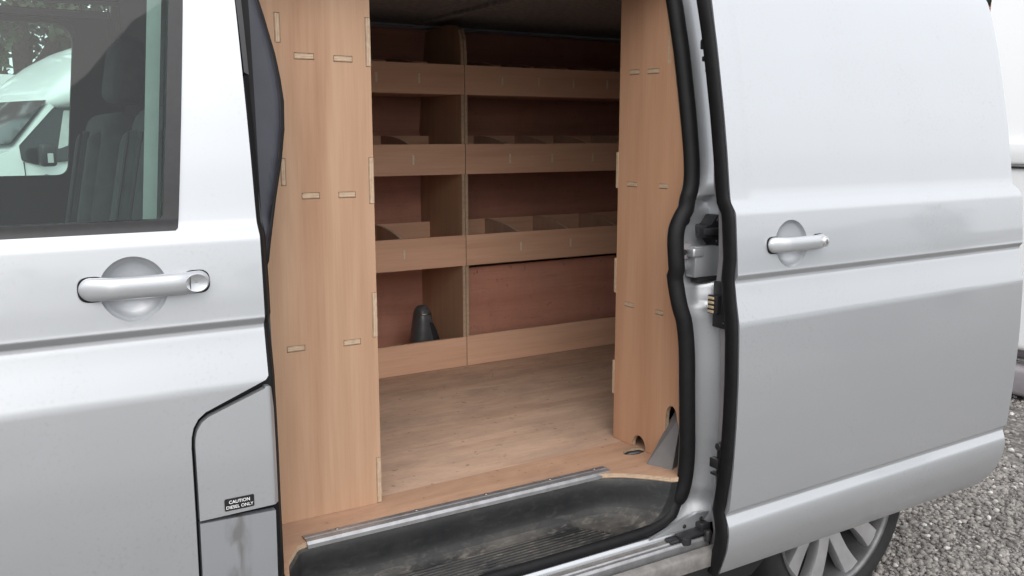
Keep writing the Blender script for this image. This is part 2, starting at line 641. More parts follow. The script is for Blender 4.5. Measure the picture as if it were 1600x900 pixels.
def skin(name, outer, holes, H, mat, parent, flange=0.018, xlev=(), zlev=ZLEV, flip=False, flmat=None):
    """sheet-metal panel: outline in (x, z) laid on y = H(x, z), edges turned inwards"""
    v2, f2 = cdt(outer, holes)
    bm = bmesh.new()
    vv = [bm.verts.new((a, 0, b)) for a, b in v2]
    for f in f2:
        bm.faces.new([vv[i] for i in f])
    z0, z1 = min(p[1] for p in outer), max(p[1] for p in outer)
    for z in zlev:
        if z0 < z < z1:
            bmesh.ops.bisect_plane(bm, geom=bm.verts[:] + bm.edges[:] + bm.faces[:], dist=1e-5, plane_co=(0, 0, z), plane_no=(0, 0, 1))
    for x in xlev:
        bmesh.ops.bisect_plane(bm, geom=bm.verts[:] + bm.edges[:] + bm.faces[:], dist=1e-5, plane_co=(x, 0, 0), plane_no=(1, 0, 0))
    bm.verts.index_update()
    sg = 1.0 if flip else -1.0

    def nrm(x, z):
        e = 0.0012
        gx = (H(x + e, z) - H(x - e, z)) / (2 * e)
        gz = (H(x, z + e) - H(x, z - e)) / (2 * e)
        q = Vector((gx, -1, gz)).normalized()
        return -q if flip else q
    verts = [(p.co.x, H(p.co.x, p.co.z), p.co.z) for p in bm.verts]
    nors = [nrm(p.co.x, p.co.z) for p in bm.verts]
    faces, mi = [], []
    for f in bm.faces:
        ids = [p.index for p in f.verts]
        a = Vector(verts[ids[0]])
        fn = Vector((0, 0, 0))
        for i in range(1, len(ids) - 1):
            fn += (Vector(verts[ids[i]]) - a).cross(Vector(verts[ids[i + 1]]) - a)
        if fn.y * sg < 0:
            ids.reverse()
        faces.append(tuple(ids))
        mi.append(0)
    if flange:
        for e in bm.edges:
            if len(e.link_faces) == 1:
                i, j = e.verts[0].index, e.verts[1].index
                a, c = Vector(verts[i]), Vector(verts[j])
                fc = e.link_faces[0].calc_center_median()
                t = (c - a).normalized()
                fn = t.cross(Vector((0, 1, 0)))
                if fn.length < 1e-6:
                    continue
                fn.normalize()
                if fn.dot(Vector((fc.x, 0, fc.z)) - Vector((a.x, 0, a.z))) > 0:
                    fn = -fn
                o = len(verts)
                dy = Vector((0, -sg * flange, 0))
                quad = [a, c, c + dy, a + dy]
                if (quad[1] - quad[0]).cross(quad[2] - quad[0]).dot(fn) < 0:
                    quad.reverse()
                verts += [tuple(q) for q in quad]
                nors += [fn] * 4
                faces.append((o, o + 1, o + 2, o + 3))
                mi.append(1 if flmat else 0)
    bm.free()
    me = bpy.data.meshes.new(name)
    me.from_pydata(verts, [], faces)
    me.materials.append(mat)
    if flmat:
        me.materials.append(flmat)
    me.polygons.foreach_set('material_index', mi)
    me.polygons.foreach_set('use_smooth', [True] * len(faces))
    me.normals_split_custom_set_from_vertices([tuple(q) for q in nors])
    me.update()
    return finish(bpy.data.objects.new(name, me), parent)


def sstep(t):
    t = max(0.0, min(1.0, t))
    return t * t * (3 - 2 * t)


H0 = lambda x, z: P(z)

# ================================================================== SETTING
def ground():
    mb = MB()
    s = 400
    mb.add([(-s, -s, GROUND), (s, -s, GROUND), (s, s, GROUND), (-s, s, GROUND)], [(0, 1, 2, 3)])
    tag(obj('ground', mb, GRAVELM), kind='structure')
    # loose stones where the photograph shows them near
    bm = bmesh.new()
    bmesh.ops.create_icosphere(bm, subdivisions=1, radius=1)
    bv = np.array([p.co[:] for p in bm.verts])
    bm.verts.index_update()
    bf = np.array([[q.index for q in f.verts] for f in bm.faces])
    bm.free()
    vs, fs, tn = [], [], []
    o = 0
    def scatter(n, x0, x1, y0, y1, s0, s1):
        nonlocal o
        for _ in range(n):
            x, y = rng.uniform(x0, x1), rng.uniform(y0, y1)
            s = s0 * (s1 / s0) ** (rng.random() ** 1.8)
            q = bv * (1 + rng.normal(0, 0.16, (len(bv), 1)))
            q = q * np.array([1, rng.uniform(.6, 1), rng.uniform(.45, .75)]) * s
            a = rng.uniform(0, 6.28)
            t = rng.normal(0, 0.35)
            ca, sa, ct, st = math.cos(a), math.sin(a), math.cos(t), math.sin(t)
            q = q @ np.array([[ct, 0, st], [0, 1, 0], [-st, 0, ct]]) @ np.array([[ca, sa, 0], [-sa, ca, 0], [0, 0, 1]])
            q += np.array([x, y, GROUND + s * rng.uniform(0.0, 0.4)])
            vs.append(q)
            fs.append(bf + o)
            tn.append(np.full(len(bv), min(1, max(0, rng.normal(.42, .2) + (0.35 if rng.random() < .07 else 0)))))
            o += len(bv)
    scatter(14000, 2.15, 4.0, -0.15, 0.95, 0.0045, 0.017)
    scatter(260, 2.3, 4.4, -0.1, 1.1, 0.012, 0.022)
    scatter(5000, 3.6, 6.2, 0.3, 2.4, 0.007, 0.02)
    scatter(2500, 0.9, 2.6, -0.35, 0.1, 0.006, 0.018)
    vs, fs, tn = np.concatenate(vs), np.concatenate(fs), np.concatenate(tn)
    me = bpy.data.meshes.new('gravel')
    me.vertices.add(len(vs))
    me.vertices.foreach_set('co', vs.ravel())
    me.loops.add(fs.size)
    me.loops.foreach_set('vertex_index', fs.ravel().astype(np.int32))
    me.polygons.add(len(fs))
    me.polygons.foreach_set('loop_start', np.arange(0, fs.size, 3, dtype=np.int32))
    me.update(calc_edges=True)
    at = me.attributes.new('tone', 'FLOAT', 'POINT')
    at.data.foreach_set('value', tn)
    me.materials.append(STONEM)
    ob = bpy.data.objects.new('gravel', me)
    col.objects.link(ob)
    tag(ob, 'loose grey and pale gravel covering the yard around the rear wheel', 'gravel', kind='stuff')


ground()

# ================================================================== THE VAN
VAN = thing('panel_van', 'silver panel van with side door slid open, filling the picture', 'van', (0.9, 0.9, GROUND))

# ---- front door -----------------------------------------------------------
def rounded(pts, r, n=5):
    """round the corners of a polygon"""
    out = []
    k = len(pts)
    for i, p in enumerate(pts):
        a, c = Vector(pts[i - 1]), Vector(pts[(i + 1) % k])
        q = Vector(p)
        rr = r[i] if isinstance(r, (list, tuple)) else r
        if rr <= 0:
            out.append(tuple(q))
            continue
        u, w = (a - q), (c - q)
        d = min(rr, u.length * .45, w.length * .45)
        p0, p1 = q + u.normalized() * d, q + w.normalized() * d
        for t in range(n + 1):
            t /= n
            out.append(tuple(p0 * (1 - t) ** 2 + q * 2 * t * (1 - t) + p1 * t * t))
    return out


WIN = rounded([(-0.52, 1.290), (0.322, 1.290), (0.371, 1.775), (-0.16, 1.775)], [.03, .012, .05, .06])
FH = (0.252, 1.183, 0.057)          # front handle recess: x, z, radius
DOOR = [(-0.66, 0.42), (-0.62, 0.335), (0.327, 0.335), (0.327, 0.885)] + \
       [(0.3285, 0.905), (0.333, 0.922), (0.342, 0.937), (0.356, 0.948)] + [(0.470, 0.993), (0.4755, 1.0)] + \
       [(0.479, 1.3), (0.478, 1.70), (0.470, 1.84), (-0.20, 1.84), (-0.62, 1.36), (-0.66, 1.25)]
fd = skin('front_door', DOOR, [WIN, circle(FH[0], FH[1], FH[2], 48)], H0, SILVER, VAN, 0.02)


def handle_recess(parent, cx, cz, rad, dy, H, n=48):
    rows = []
    rings = [(1.0, 0.0), (0.985, 0.0012), (0.965, 0.0035), (0.93, 0.0068), (0.85, 0.0108), (0.72, 0.0142), (0.5, 0.017), (0.25, 0.0182), (0.02, 0.0185)]
    for q, d in rings:
        rows.append([(cx + rad * q * math.cos(2 * math.pi * k / n),
                      H(cx + rad * math.cos(2 * math.pi * k / n) * min(1, q + .0), cz + rad * q * math.sin(2 * math.pi * k / n)) + d,
                      cz + rad * q * math.sin(2 * math.pi * k / n)) for k in range(n)])
    mb = MB().loft(rows, True)
    mb.f.append(tuple((len(rows) - 1) * n + k for k in range(n)))
    mb.m.append(0)
    return obj('handle_recess', mb, SILVER, parent, 60)


def door_handle(parent, xl, xr, zc, hl, hr, H, bow=0.026, yaw=0.0):
    """bar handle: rounded ends rooted in the door, bar standing off over the recess"""
    n, rows = 20, []
    L = xr - xl
    prof = []
    for i in range(33):
        t = .5 - .5 * math.cos(math.pi * i / 32)
        prof.append(t)
    for t in prof:
        x = xl + L * t
        hh = (hl + (hr - hl) * t) / 2
        e = min(t * L, (1 - t) * L)
        rad = hh
        k = math.sqrt(max(0.0, 1 - (1 - min(1, e / rad)) ** 2))
        hh2 = max(0.0006, hh * k)
        off = 0.010 + (bow - 0.010) * sstep(e / 0.06)
        dep = (0.010 + 0.004 * sstep(e / 0.05)) * max(.12, k)
        yb = H(x, zc)
        row = []
        for j in range(n):
            a = 2 * math.pi * j / n
            ca, sa = math.cos(a), math.sin(a)
            zz = math.copysign(abs(sa) ** 0.75, sa) * hh2
            back = 0.007 * sstep(e / 0.045)
            yy = -off + 0.004 - (dep * abs(ca) ** 0.8 if ca > 0 else -(dep + (0.008 - back)) * abs(ca) ** 0.8)
            row.append((x, yb + yy + 0.002, zc + zz))
        rows.append(row)
    mb = MB().loft(rows, True, True)
    h = obj('door_handle', mb, SILVER, parent, 50)
    # dark gaskets behind both roots
    for xa, xb, hh in ((xl - .0012, xl + 0.046, hl), (xr - 0.046, xr + .0012, hr)):
        pts = rounded(rect(xa, xb, zc - hh / 2 - .0022, zc + hh / 2 + .0004), hh / 2 * .98, 8)
        v2, f2 = cdt(pts)
        g = MB().add([(a, H(a, c) - 0.0025, c) for a, c in v2], f2)
        g.add([(a, H(a, c) - 0.0025, c) for a, c in pts] + [(a, H(a, c) + 0.012, c) for a, c in pts],
              [(i, (i + 1) % len(pts), len(pts) + (i + 1) % len(pts), len(pts) + i) for i in range(len(pts))])
        obj('handle_gasket', g, RUBBER, parent)
    return h


handle_recess(fd, *FH, 0, H0)
door_handle(fd, 0.163, 0.380, 1.189, 0.041, 0.039, H0)
# blanked lock cover: an oval disc with a split line near the rear end of the handle
rows = []
for q, d in ((1, 0), (.94, -.0012), (.6, .0012), (.05, .0022)):
    rows.append([(0.352 + .0205 * q * math.cos(2 * math.pi * k / 28), P(1.189) - 0.0305 + d + 0.05 * max(0, .0205 * q * math.cos(2 * math.pi * k / 28)),
                  1.190 + .0165 * q * math.sin(2 * math.pi * k / 28)) for k in range(28)])
mb = MB().loft(rows, True)
obj('lock_cover', mb, SILVER, fd, 40)
obj('lock_cover_gap', MB().box(0.3405, 0.3415, P(1.189) - .0312, P(1.189) - .029, 1.177, 1.203), DARKGAP, fd)

# window: black trim, pane
TR_IN = [(0.312, 1.302), (0.358, 1.690), (0.367, 1.762)]
trim_o = [(-0.535, 1.271), (0.326, 1.2735), (0.3365, 1.285), (0.341, 1.32), (0.383, 1.69), (0.392, 1.785), (-0.165, 1.787)]
trim_i = [(-0.50, 1.300), (0.306, 1.300), (0.3125, 1.306), (0.358, 1.690), (0.367, 1.762), (-0.15, 1.762)]
skin('window_trim', trim_o, [trim_i], lambda x, z: P(max(z, 1.30)) * .6 + P(z) * .4 - 0.005, PLASTIC, fd, 0.025)
skin('window_pane', trim_i, [], lambda x, z: P(z) * .5 + .5 * (.038 + (z - 1.3) * .18) + 0.010, GLASS, fd, 0.0,
     zlev=list(np.arange(1.3, 1.8, .05)))
# black finisher on the rear edge of the window frame, upper part only
skin('frame_finisher', [(0.4815, 1.565), (0.490, 1.560), (0.490, 1.84), (0.471, 1.84), (0.4795, 1.70)], [], lambda x, z: P(z) - 0.001, PLASTIC, fd, 0.02)
# door card and inside
mb = MB().bbox(-0.6, 0.44, 0.055, 0.12, 0.5, 1.262, 0.015)
obj('door_card', mb, CABTRIM, fd)

# ---- fuel flap and lower panel -------------------------------------------
FLAP = [(0.334, 0.743)] + [(0.3338, 0.885), (0.335, 0.902), (0.339, 0.916), (0.347, 0.929), (0.360, 0.9385)] + \
       rounded([(0.4665, 0.981), (0.480, 0.980), (0.4845, 0.938), (0.4845, 0.742)], [.004, .006, .006, .004], 3)
flap = skin('fuel_flap', FLAP, [], lambda x, z: P(z) - 0.0012 + 0.012 * sstep((x - .470) / .016) ** 2, SILVER, VAN, 0.016, xlev=(.47, .474, .478, .482))
LOWP = [(0.334, 0.335), (0.476, 0.335), (0.476, 0.733), (0.334, 0.737)]
mb_low = None

m, nt, b = new_mat('stained_silver_paint')
v = coords(nt)
tc_s = nt.nodes.new('ShaderNodeSeparateXYZ')
nt.links.new(v, tc_s.inputs[0])
nn = N(nt, 'ShaderNodeTexNoise', Scale=22.0, Detail=6.0, Distortion=0.6)
nt.links.new(coords(nt, 'Object', (1.6, 1, .55)), nn.inputs['Vector'])
mx1 = N(nt, 'ShaderNodeMapRange')
mx1.inputs['From Min'].default_value = 0.030
mx1.inputs['From Max'].default_value = 0.006
ab = N(nt, 'ShaderNodeMath', operation='SUBTRACT')
nt.links.new(tc_s.outputs[0], ab.inputs[0])
ab.inputs[1].default_value = 0.402
ab2 = N(nt, 'ShaderNodeMath', operation='ABSOLUTE')
nt.links.new(ab.outputs[0], ab2.inputs[0])
nt.links.new(ab2.outputs[0], mx1.inputs['Value'])
st = ramp(nt, nn.outputs[0], [(0.44, (0, 0, 0)), (0.62, (0.55,) * 3)]).outputs[0]
stf = mixc(nt, 1.0, st, mx1.outputs[0], 'MULTIPLY')
nt.links.new(mixc(nt, stf, (0.47, 0.49, 0.525), (0.17, 0.155, 0.135)), b.inputs['Base Color'])
b.inputs['Metallic'].default_value = 0.72
b.inputs['Roughness'].default_value = 0.38
b.inputs['Coat Weight'].default_value = 0.8
skin('lower_side_panel', LOWP, [], H0, m, VAN, 0.016)
# sticker with lettering
sk = rounded(rect(0.3795, 0.4350, 0.752, 0.776), .003, 3)
v2, f2 = cdt(sk)
obj('caution_sticker', MB().add([(a, P(c) - 0.0021, c) for a, c in v2], f2), STICKER, flap)


def lettering(txt, size, loc, parent, mat, name='lettering', bold=0.0, rot=(R(90), 0, 0)):
    cu = bpy.data.curves.new('t', 'FONT')
    cu.body = txt
    cu.size = size
    cu.align_x = 'CENTER'
    cu.align_y = 'CENTER'
    cu.offset = bold
    to = bpy.data.objects.new('t', cu)
    col.objects.link(to)
    bpy.context.view_layer.update()
    me = bpy.data.meshes.new_from_object(to.evaluated_get(bpy.context.evaluated_depsgraph_get()))
    bpy.data.objects.remove(to)
    me.transform(Matrix.Translation(loc) @ Matrix.Rotation(rot[2], 4, 'Z') @ Matrix.Rotation(rot[0], 4, 'X'))
    me.name = name
    me.materials.clear()
    me.materials.append(mat)
    return finish(bpy.data.objects.new(name, me), parent)


lettering('CAUTION', 0.0088, (0.4072, P(.770) - 0.0030, 0.7685), flap, PRINT, bold=0.00010)
lettering('DIESEL ONLY', 0.0086, (0.4072, P(.760) - 0.0030, 0.7585), flap, PRINT, bold=0.00006)

# ---- front pillar between the doors --------------------------------------
bp = skin('door_pillar', [(0.300, 0.33), (0.505, 0.33), (0.503, 0.60), (0.4985, 0.77), (0.499, 0.97), (0.503, 1.18), (0.503, 1.30), (0.506, 1.41), (0.518, 1.71), (0.525, 1.84),
                          (0.44, 1.84), (0.44, 1.0), (0.300, 0.9)], [], lambda x, z: P(z) + 0.019 + 0.03 * sstep((x - .485) / .02), RUBBER, VAN, 0.06, xlev=(.478, .484, .488, .492, .496, .50, .505))
BUL = [(0.490, 1.195), (0.500, 1.188), (0.508, 1.205), (0.516, 1.25), (0.537, 1.325), (0.555, 1.40), (0.566, 1.46), (0.5705, 1.515), (0.568, 1.56), (0.562, 1.61), (0.548, 1.68), (0.535, 1.74), (0.522, 1.84), (0.494, 1.84), (0.494, 1.5)]


def bulge_h(x, z):
    xr = float(np.interp(z, [1.188, 1.25, 1.325, 1.40, 1.46, 1.515, 1.56, 1.61, 1.68, 1.84], [.500, .516, .537, .555, .566, .5705, .568, .562, .548, .522]))
    e = max(0.0, min(1.0, 1 - (xr - x) / 0.022))
    return P(z) + 0.052 + 0.022 * e ** 3


skin('pillar_cover', BUL, [], bulge_h, TRIMBLUE, VAN, 0.02, xlev=tuple(np.arange(.494, .572, .006)), flmat=RUBBER)
# rubber bead round the pillar cover
path = [(x + .001, P(z) + 0.078, z) for x, z in ((.500, 1.185), (.509, 1.205), (.517, 1.25), (.538, 1.325), (.556, 1.40), (.567, 1.46), (.5715, 1.515), (.569, 1.56), (.563, 1.61), (.549, 1.68), (.536, 1.74), (.523, 1.84))]
obj('pillar_bead', MB().tube(path, 0.005, 8), RUBBER, VAN, 60)

# ---- sliding door ---------------------------------------------------------
XF, XR = 1.603, 2.884


def DY(x):
    return -0.100 + 0.034 * (x - XF) / 1.28


def HS(x, z):
    y = P(z) + DY(x)
    # pressed upper panel, set back a little
    ins = sstep((x - 1.655) / 0.030) * sstep((z - 1.2905) / 0.014)
    return y + 0.0018 * ins


SH = (1.797, 1.177, 0.060)
SD = [(XF, 0.345), (XF + .004, 0.325), (2.80, 0.30)] + [(2.845, .318), (2.868, .352), (2.876, .40)] + \
     [(2.882, .5), (XR, 0.8), (XR + .002, 1.1), (XR, 1.272), (2.878, 1.285), (2.862, 1.293), (2.855, 1.45), (2.846, 1.65), (2.838, 1.86), (2.825, 1.89),
      (1.65, 1.89), (1.618, 1.87), (1.606, 1.80), (XF, 1.70), (XF, 1.3), (XF, 1.0), (XF, .6)]
sd = skin('sliding_door', SD, [circle(SH[0], SH[1], SH[2], 48)], HS, SILVER, VAN, 0.03,
          xlev=tuple(np.arange(1.654, 1.690, .005)) + (1.9, 2.2, 2.5))
handle_recess(sd, *SH, 0, HS)
door_handle(sd, 1.708, 1.922, 1.178, 0.040, 0.036, HS)
# lock cylinder at the rear end of the handle
ML = Matrix.Translation((1.8950, HS(1.9, 1.178) - 0.0285, 1.1790)) @ Matrix.Rotation(R(90), 4, 'X')
obj('lock_cylinder', MB().lathe([(0, .0035), (.009, .0035), (.0098, .003), (.0105, .0015), (.0125, .0015), (.0135, .0005), (.0138, -.004)], 28, ML), ALLOY, sd, 40)
obj('key_slot', MB().box(1.8938, 1.8962, HS(1.9, 1.178) - .0327, HS(1.9, 1.178) - .030, 1.1730, 1.1850), DARKGAP, sd)

# seal along the leading edge of the sliding door
zs = [1.885, 1.8, 1.7, 1.6, 1.5, 1.4, 1.32, 1.29, 1.265, 1.24, 1.2, 1.15, 1.1, 1.05, 1.0, .95, .85, .75, .65, .6, .56, .53, .50, .47, .44, .40, .36, .325]
wob = {.60: .002, .56: .006, .53: .008, .50: .005}
path = [(XF - .006 + (.02 * max(0, z - 1.80) / .1), P(z) + DY(XF) + 0.020 + wob.get(z, 0), z) for z in zs]
sec = [(math.cos(a) * (1.0 if math.cos(a) > 0 else .9), math.sin(a) * .42) for a in [2 * math.pi * k / 14 for k in range(14)]]
obj('leading_edge_seal', MB().tube(path, 0.0215, 14, (0, 1, 0), sec), RUBBER, sd, 60)
# grey shut face of the door and its inner board
rows = []
for z in [1.87] + list(np.arange(1.80, .36, -.06)) + [.345]:
    y0 = P(z) + DY(XF)
    dep = float(np.interp(z, [.3, .5, .8, 1.1, 1.3, 1.6, 1.9], [.075, .083, .088, .092, .082, .055, .05]))
    rows.append([(XF + .012, y0 + .022, z), (XF + .018, y0 + .040, z), (XF + .020, y0 + dep * .9, z), (XF + .024, y0 + dep, z), (XF + .06, y0 + dep + .004, z), (2.6, P(z) - .012, z)])
obj('shut_face', MB().loft(rows), GREYTRIM, sd, 40)


def on_shut(x, z, d):       # y at depth d from the outer skin on the shut face
    return P(z) + DY(XF) + d


# guide blocks, contact plate, lower latch on the shut face
for z, zz in ((1.669, .024), (1.634, .013)):
    mb = MB().bbox(XF + .002, XF + .024, on_shut(0, z, .034), on_shut(0, z, .062), z - zz / 2, z + zz / 2, .003)
    obj('guide_block', mb, PLASTIC, sd, 40)
mb = MB().bbox(XF + .003, XF + .022, on_shut(0, 1.65, .030), on_shut(0, 1.65, .048), 1.60, 1.705, .004)
obj('guide_plate', mb, PLASTIC, sd, 40)
mb = MB()
mb.bbox(XF + .008, XF + .020, -.074, -.004, .968, 1.086, .004)
cp = obj('contact_plate', mb, PLASTIC, sd, 40)
mb = MB().bbox(XF - .006, XF + .010, -.034, .000, 1.004, 1.052, .003)
obj('contact_holder', mb, PLASTIC, sd, 40)
for k in range(4):
    z = 1.0105 + k * .0115
    obj('contact_pin', MB().bbox(XF - .0085, XF + .002, -.024, -.004, z - .0034, z + .0034, .0012), CONTACT, sd, 40)
for z in (.982, 1.072):
    Mx = Matrix.Translation((XF + .007, -.045, z)) @ Matrix.Rotation(R(-90), 4, 'Y')
    obj('plate_screw', MB().lathe([(0, .003), (.003, .003), (.0045, .0012), (.005, 0)], 12, Mx), PLASTIC, sd)
mb = MB()
mb.bbox(XF + .006, XF + .020, -.072, -.040, .555, .675, .006)
Mx = Matrix.Translation((XF + .006, -.052, .664)) @ Matrix.Rotation(R(-90), 4, 'Y')
mb.lathe([(0, .008), (.009, .008), (.011, .006), (.0115, 0)], 18, Mx)
mb.bbox(XF - .006, XF + .012, -.060, -.028, .606, .632, .003)
mb.bbox(XF - .004, XF + .010, -.056, -.030, .586, .594, .002)
obj('lower_latch', mb, PLASTIC, sd, 40)

# ---- aperture seal and rear pillar ---------------------------------------
SEAL = [(1.606, 1.86), (1.608, 1.788), (1.609, 1.707), (1.611, 1.594), (1.611, 1.466), (1.610, 1.385), (1.606, 1.337), (1.596, 1.303), (1.574, 1.272), (1.550, 1.246), (1.533, 1.217),
        (1.527, 1.181), (1.528, 1.13), (1.532, 1.070), (1.537, 1.02), (1.548, .975), (1.556, .91), (1.559, .819), (1.565, .72), (1.571, .644), (1.572, .585), (1.566, .535), (1.552, .495), (1.530, .466)]


def catmull(pts, m=4):
    out = []
    q = [Vector(p) for p in pts]
    for i in range(len(q) - 1):
        a, b_, c, d = q[max(i - 1, 0)], q[i], q[i + 1], q[min(i + 2, len(q) - 1)]
        for k in range(m):
            t = k / m
            out.append(0.5 * ((2 * b_) + (c - a) * t + (2 * a - 5 * b_ + 4 * c - d) * t * t + (3 * b_ - a - 3 * c + d) * t ** 3))
    out.append(q[-1])
    return out


SEAL_S = catmull([(x, z, 0) for x, z in SEAL], 4)
seal3 = [(p.x, P(p.y) + .036, p.y) for p in SEAL_S]
bot = catmull([(1.530, .466, .036), (1.50, .450, .036), (1.45, .4385, .036), (1.38, .435, .036), (1.25, .4335, .036), (0.9, .4335, .036), (.5, .4335, .036)], 5)
seal3 += [(p.x, p.z, p.y) for p in bot[1:]]
sec = [(math.cos(a) * .9, math.sin(a)) for a in [2 * math.pi * k / 16 for k in range(16)]]
nsl = len(seal3)
rad = [.0215 if i < len(SEAL_S) - 6 else max(.0150, .0215 - .0008 * (i - len(SEAL_S) + 6)) for i in range(nsl)]
obj('aperture_seal', MB().tube(seal3, rad, 16, (0, 1, 0), sec), RUBBER, VAN, 60)

sx_z = [.425, .4385, .450] + [p.y for p in SEAL_S][::-1]
sx_x = [1.40, 1.45, 1.50] + [p.x for p in SEAL_S][::-1]


def xs(z):
    return float(np.interp(z, sx_z, sx_x))


rows = []
for z in list(np.arange(1.90, 1.30, -.03)) + list(np.arange(1.30, .95, -.0075)) + list(np.arange(.95, .47, -.02)) + [.4665, .458, .450, .443, .4375, .431]:
    z = float(z)
    x0 = xs(z)
    pr = 0.012 * sstep((1.079 - z) / .012)       # the pillar stands proud below the rail bracket
    xi = max(x0 + .014, 1.580 if 1.02 < z < 1.275 else 0)
    fl = sstep((.56 - z) / .07)
    rec = sstep((1.305 - z) / .03) * sstep((z - 1.076) / .010)     # flat recess round the striker
    row = [(x0 - .004, P(z) + .064, z), (x0 + .015, P(z) + .063 - pr * .6, z)]
    for f, dp in ((.12, .0625), (.25, .060), (.38, .054), (.47, .047), (.52, .0435), (.60, .036), (.72, .026), (.84, .014), (.94, .005), (1.0, .0015)):
        flat = .060 if f < .95 else .0015
        row.append((xi + (1.672 - xi) * f, P(z) + (dp - pr * (1 - f) - .008 * fl * (1 - f)) * (1 - rec) + flat * rec, z))
    row.append((1.757, P(z) + .001, z))
    rows.append(row)
rp = obj('rear_door_pillar', MB().loft(rows), SILVER, VAN, 55)
Q = lambda z, d=.085: P(z) + d - .038
SX = -.0365
# striker
mb = MB()
pts = rounded([(1.652, 1.222), (1.668, 1.222), (1.690, 1.247), (1.72, 1.247), (1.72, 1.168), (1.69, 1.168), (1.668, 1.190), (1.652, 1.190)], .006, 3)
v2, f2 = cdt(pts)
mb.add([(a + SX, Q(1.2, .058), c) for a, c in v2], f2)
mb.add([(a + SX, Q(1.2, .058), c) for a, c in pts] + [(a + SX, Q(1.2, .10), c) for a, c in pts], [(i, (i + 1) % len(pts), len(pts) + (i + 1) % len(pts), len(pts) + i) for i in range(len(pts))])
mb.bbox(1.630 + SX, 1.700 + SX, Q(1.2, .040), Q(1.2, .066), 1.199, 1.216, .004)
mb.bbox(1.632 + SX, 1.660 + SX, Q(1.2, .046), Q(1.2, .076), 1.193, 1.201, .002)
obj('striker', mb, PLASTIC, rp, 40)
for z in (1.234, 1.180):
    Mx = Matrix.Translation((1.692 + SX, Q(1.2, .059), z)) @ Matrix.Rotation(R(90), 4, 'X')
    obj('striker_bolt', MB().lathe([(0, .004), (.005, .004), (.0065, .002), (.007, 0)], 14, Mx), PLASTIC, rp)
Mx = Matrix.Translation((1.604 + SX, Q(1.24, .092), 1.238)) @ Matrix.Rotation(R(90), 4, 'X')
obj('rubber_buffer', MB().lathe([(0, .016), (.012, .016), (.0165, .012), (.0175, .004), (.0175, -.01)], 24, Mx), RUBBER, rp, 40)
obj('bracket_tab', MB().bbox(1.588 + SX, 1.626 + SX, Q(1.15, .086), Q(1.15, .10), 1.136, 1.176, .003), GREYTRIM, rp, 40)
Mx = Matrix.Translation((1.602 + SX, Q(1.15, .086), 1.155)) @ Matrix.Rotation(R(90), 4, 'X')
obj('bracket_screw', MB().lathe([(0, .003), (.003, .004), (.0065, .003), (.0075, 0)], 14, Mx), DARKGAP, rp)
obj('rail_bracket', MB().bbox(1.619 + SX, 1.72 + SX, Q(1.13, .066), Q(1.13, .10), 1.090, 1.170, .004), SILVER, rp, 40)
obj('bracket_pressing', MB().bbox(1.609 + SX, 1.646 + SX, Q(1.15, .060), Q(1.15, .09), 1.142, 1.167, .006, 3), SILVER, rp, 40)
obj('rail_slot', MB().box(1.634 + SX, 1.74 + SX, Q(1.08, .062), Q(1.08, .09), 1.0775, 1.0895), DARKGAP, rp)

# ---- sill: painted edge, running rail, outer plate ------------------------
def extr(name, sec2, x0, x1, mat, parent, smooth=40):
    mb = MB().loft([[(x, y, z) for y, z in sec2] for x in (x0, x1)], True, True)
    return obj(name, mb, mat, parent, smooth)


sill = extr('sill', [(.024, .4235), (.0195, .4255), (.016, .4225), (.0135, .417), (.013, .37), (.30, .34), (.30, .42)], .47, 1.60, SILVER, VAN)
extr('rail_channel', [(.0125, .412), (.002, .4095), (.002, .38), (.0125, .38)], .47, 1.60, ALUD, sill)
extr('running_rail', [(.001, .409), (-.002, .4125), (-.006, .4125), (-.008, .4090), (-.014, .4080), (-.016, .4105), (-.020, .4105), (-.022, .406), (-.025, .404), (-.025, .37), (.001, .37)], .47, 1.61, ALU, sill)
extr('rail_gap', [(-.0255, .386), (-.034, .383), (-.034, .36), (-.0255, .36)], .47, 1.61, DARKGAP, sill)
extr('outer_sill_plate', [(-.0345, .390), (-.038, .393), (-.052, .386), (-.057, .380), (-.057, .345), (-.0345, .345)], .47, 1.612, ALUD, sill)
extr('underside', [(-.050, .343), (.30, .333), (.30, .20), (.0, .24), (-.040, .30)], .30, 1.80, DARKGAP, sill)
# roller arm and bracket at the rear end of the rail
mb = MB()
mb.bbox(1.49, 1.63, -.012, .020, .404, .418, .004)
mb.bbox(1.52, 1.61, -.024, .010, .417, .426, .003)
mb.bbox(1.595, 1.625, -.015, .03, .41, .440, .003)
Mx = Matrix.Translation((1.535, -.016, .411))
mb.lathe([(0, .013), (.012, .013), (.016, .010), (.016, -.006)], 20, Mx)
Mx = Matrix.Translation((1.602, -.028, .408))
mb.lathe([(0, .022), (.008, .022), (.010, .018), (.010, -.006)], 16, Mx)
obj('roller_arm', mb, PLASTIC, sill, 40)
mb = MB().loft([[(x, y, z) for x, z in ((1.44, .424), (1.53, .427), (1.64, .424), (1.655, .458), (1.60, .463), (1.545, .452), (1.50, .440))] for y in (.012, .022)], True, True)
br = obj('corner_bracket', mb, SILVER, sill)
for x, z in ((1.556, .436), (1.614, .445)):
    Mx = Matrix.Translation((x, .0115, z)) @ Matrix.Rotation(R(90), 4, 'X')
    obj('bracket_bolt', MB().lathe([(0, .003), (.004, .003), (.0055, .0015), (.006, -.004)], 14, Mx), DARKGAP, sill)

# ---- step tray ------------------------------------------------------------
TRAYZ, FLZ = 0.448, 0.566


def offset_path(pts, d):
    out = []
    for i, p in enumerate(pts):
        a = Vector(pts[max(i - 1, 0)])
        c = Vector(pts[min(i + 1, len(pts) - 1)])
        t = (c - a).normalized()
        out.append((p[0] + t.y * d, p[1] - t.x * d))
    return out


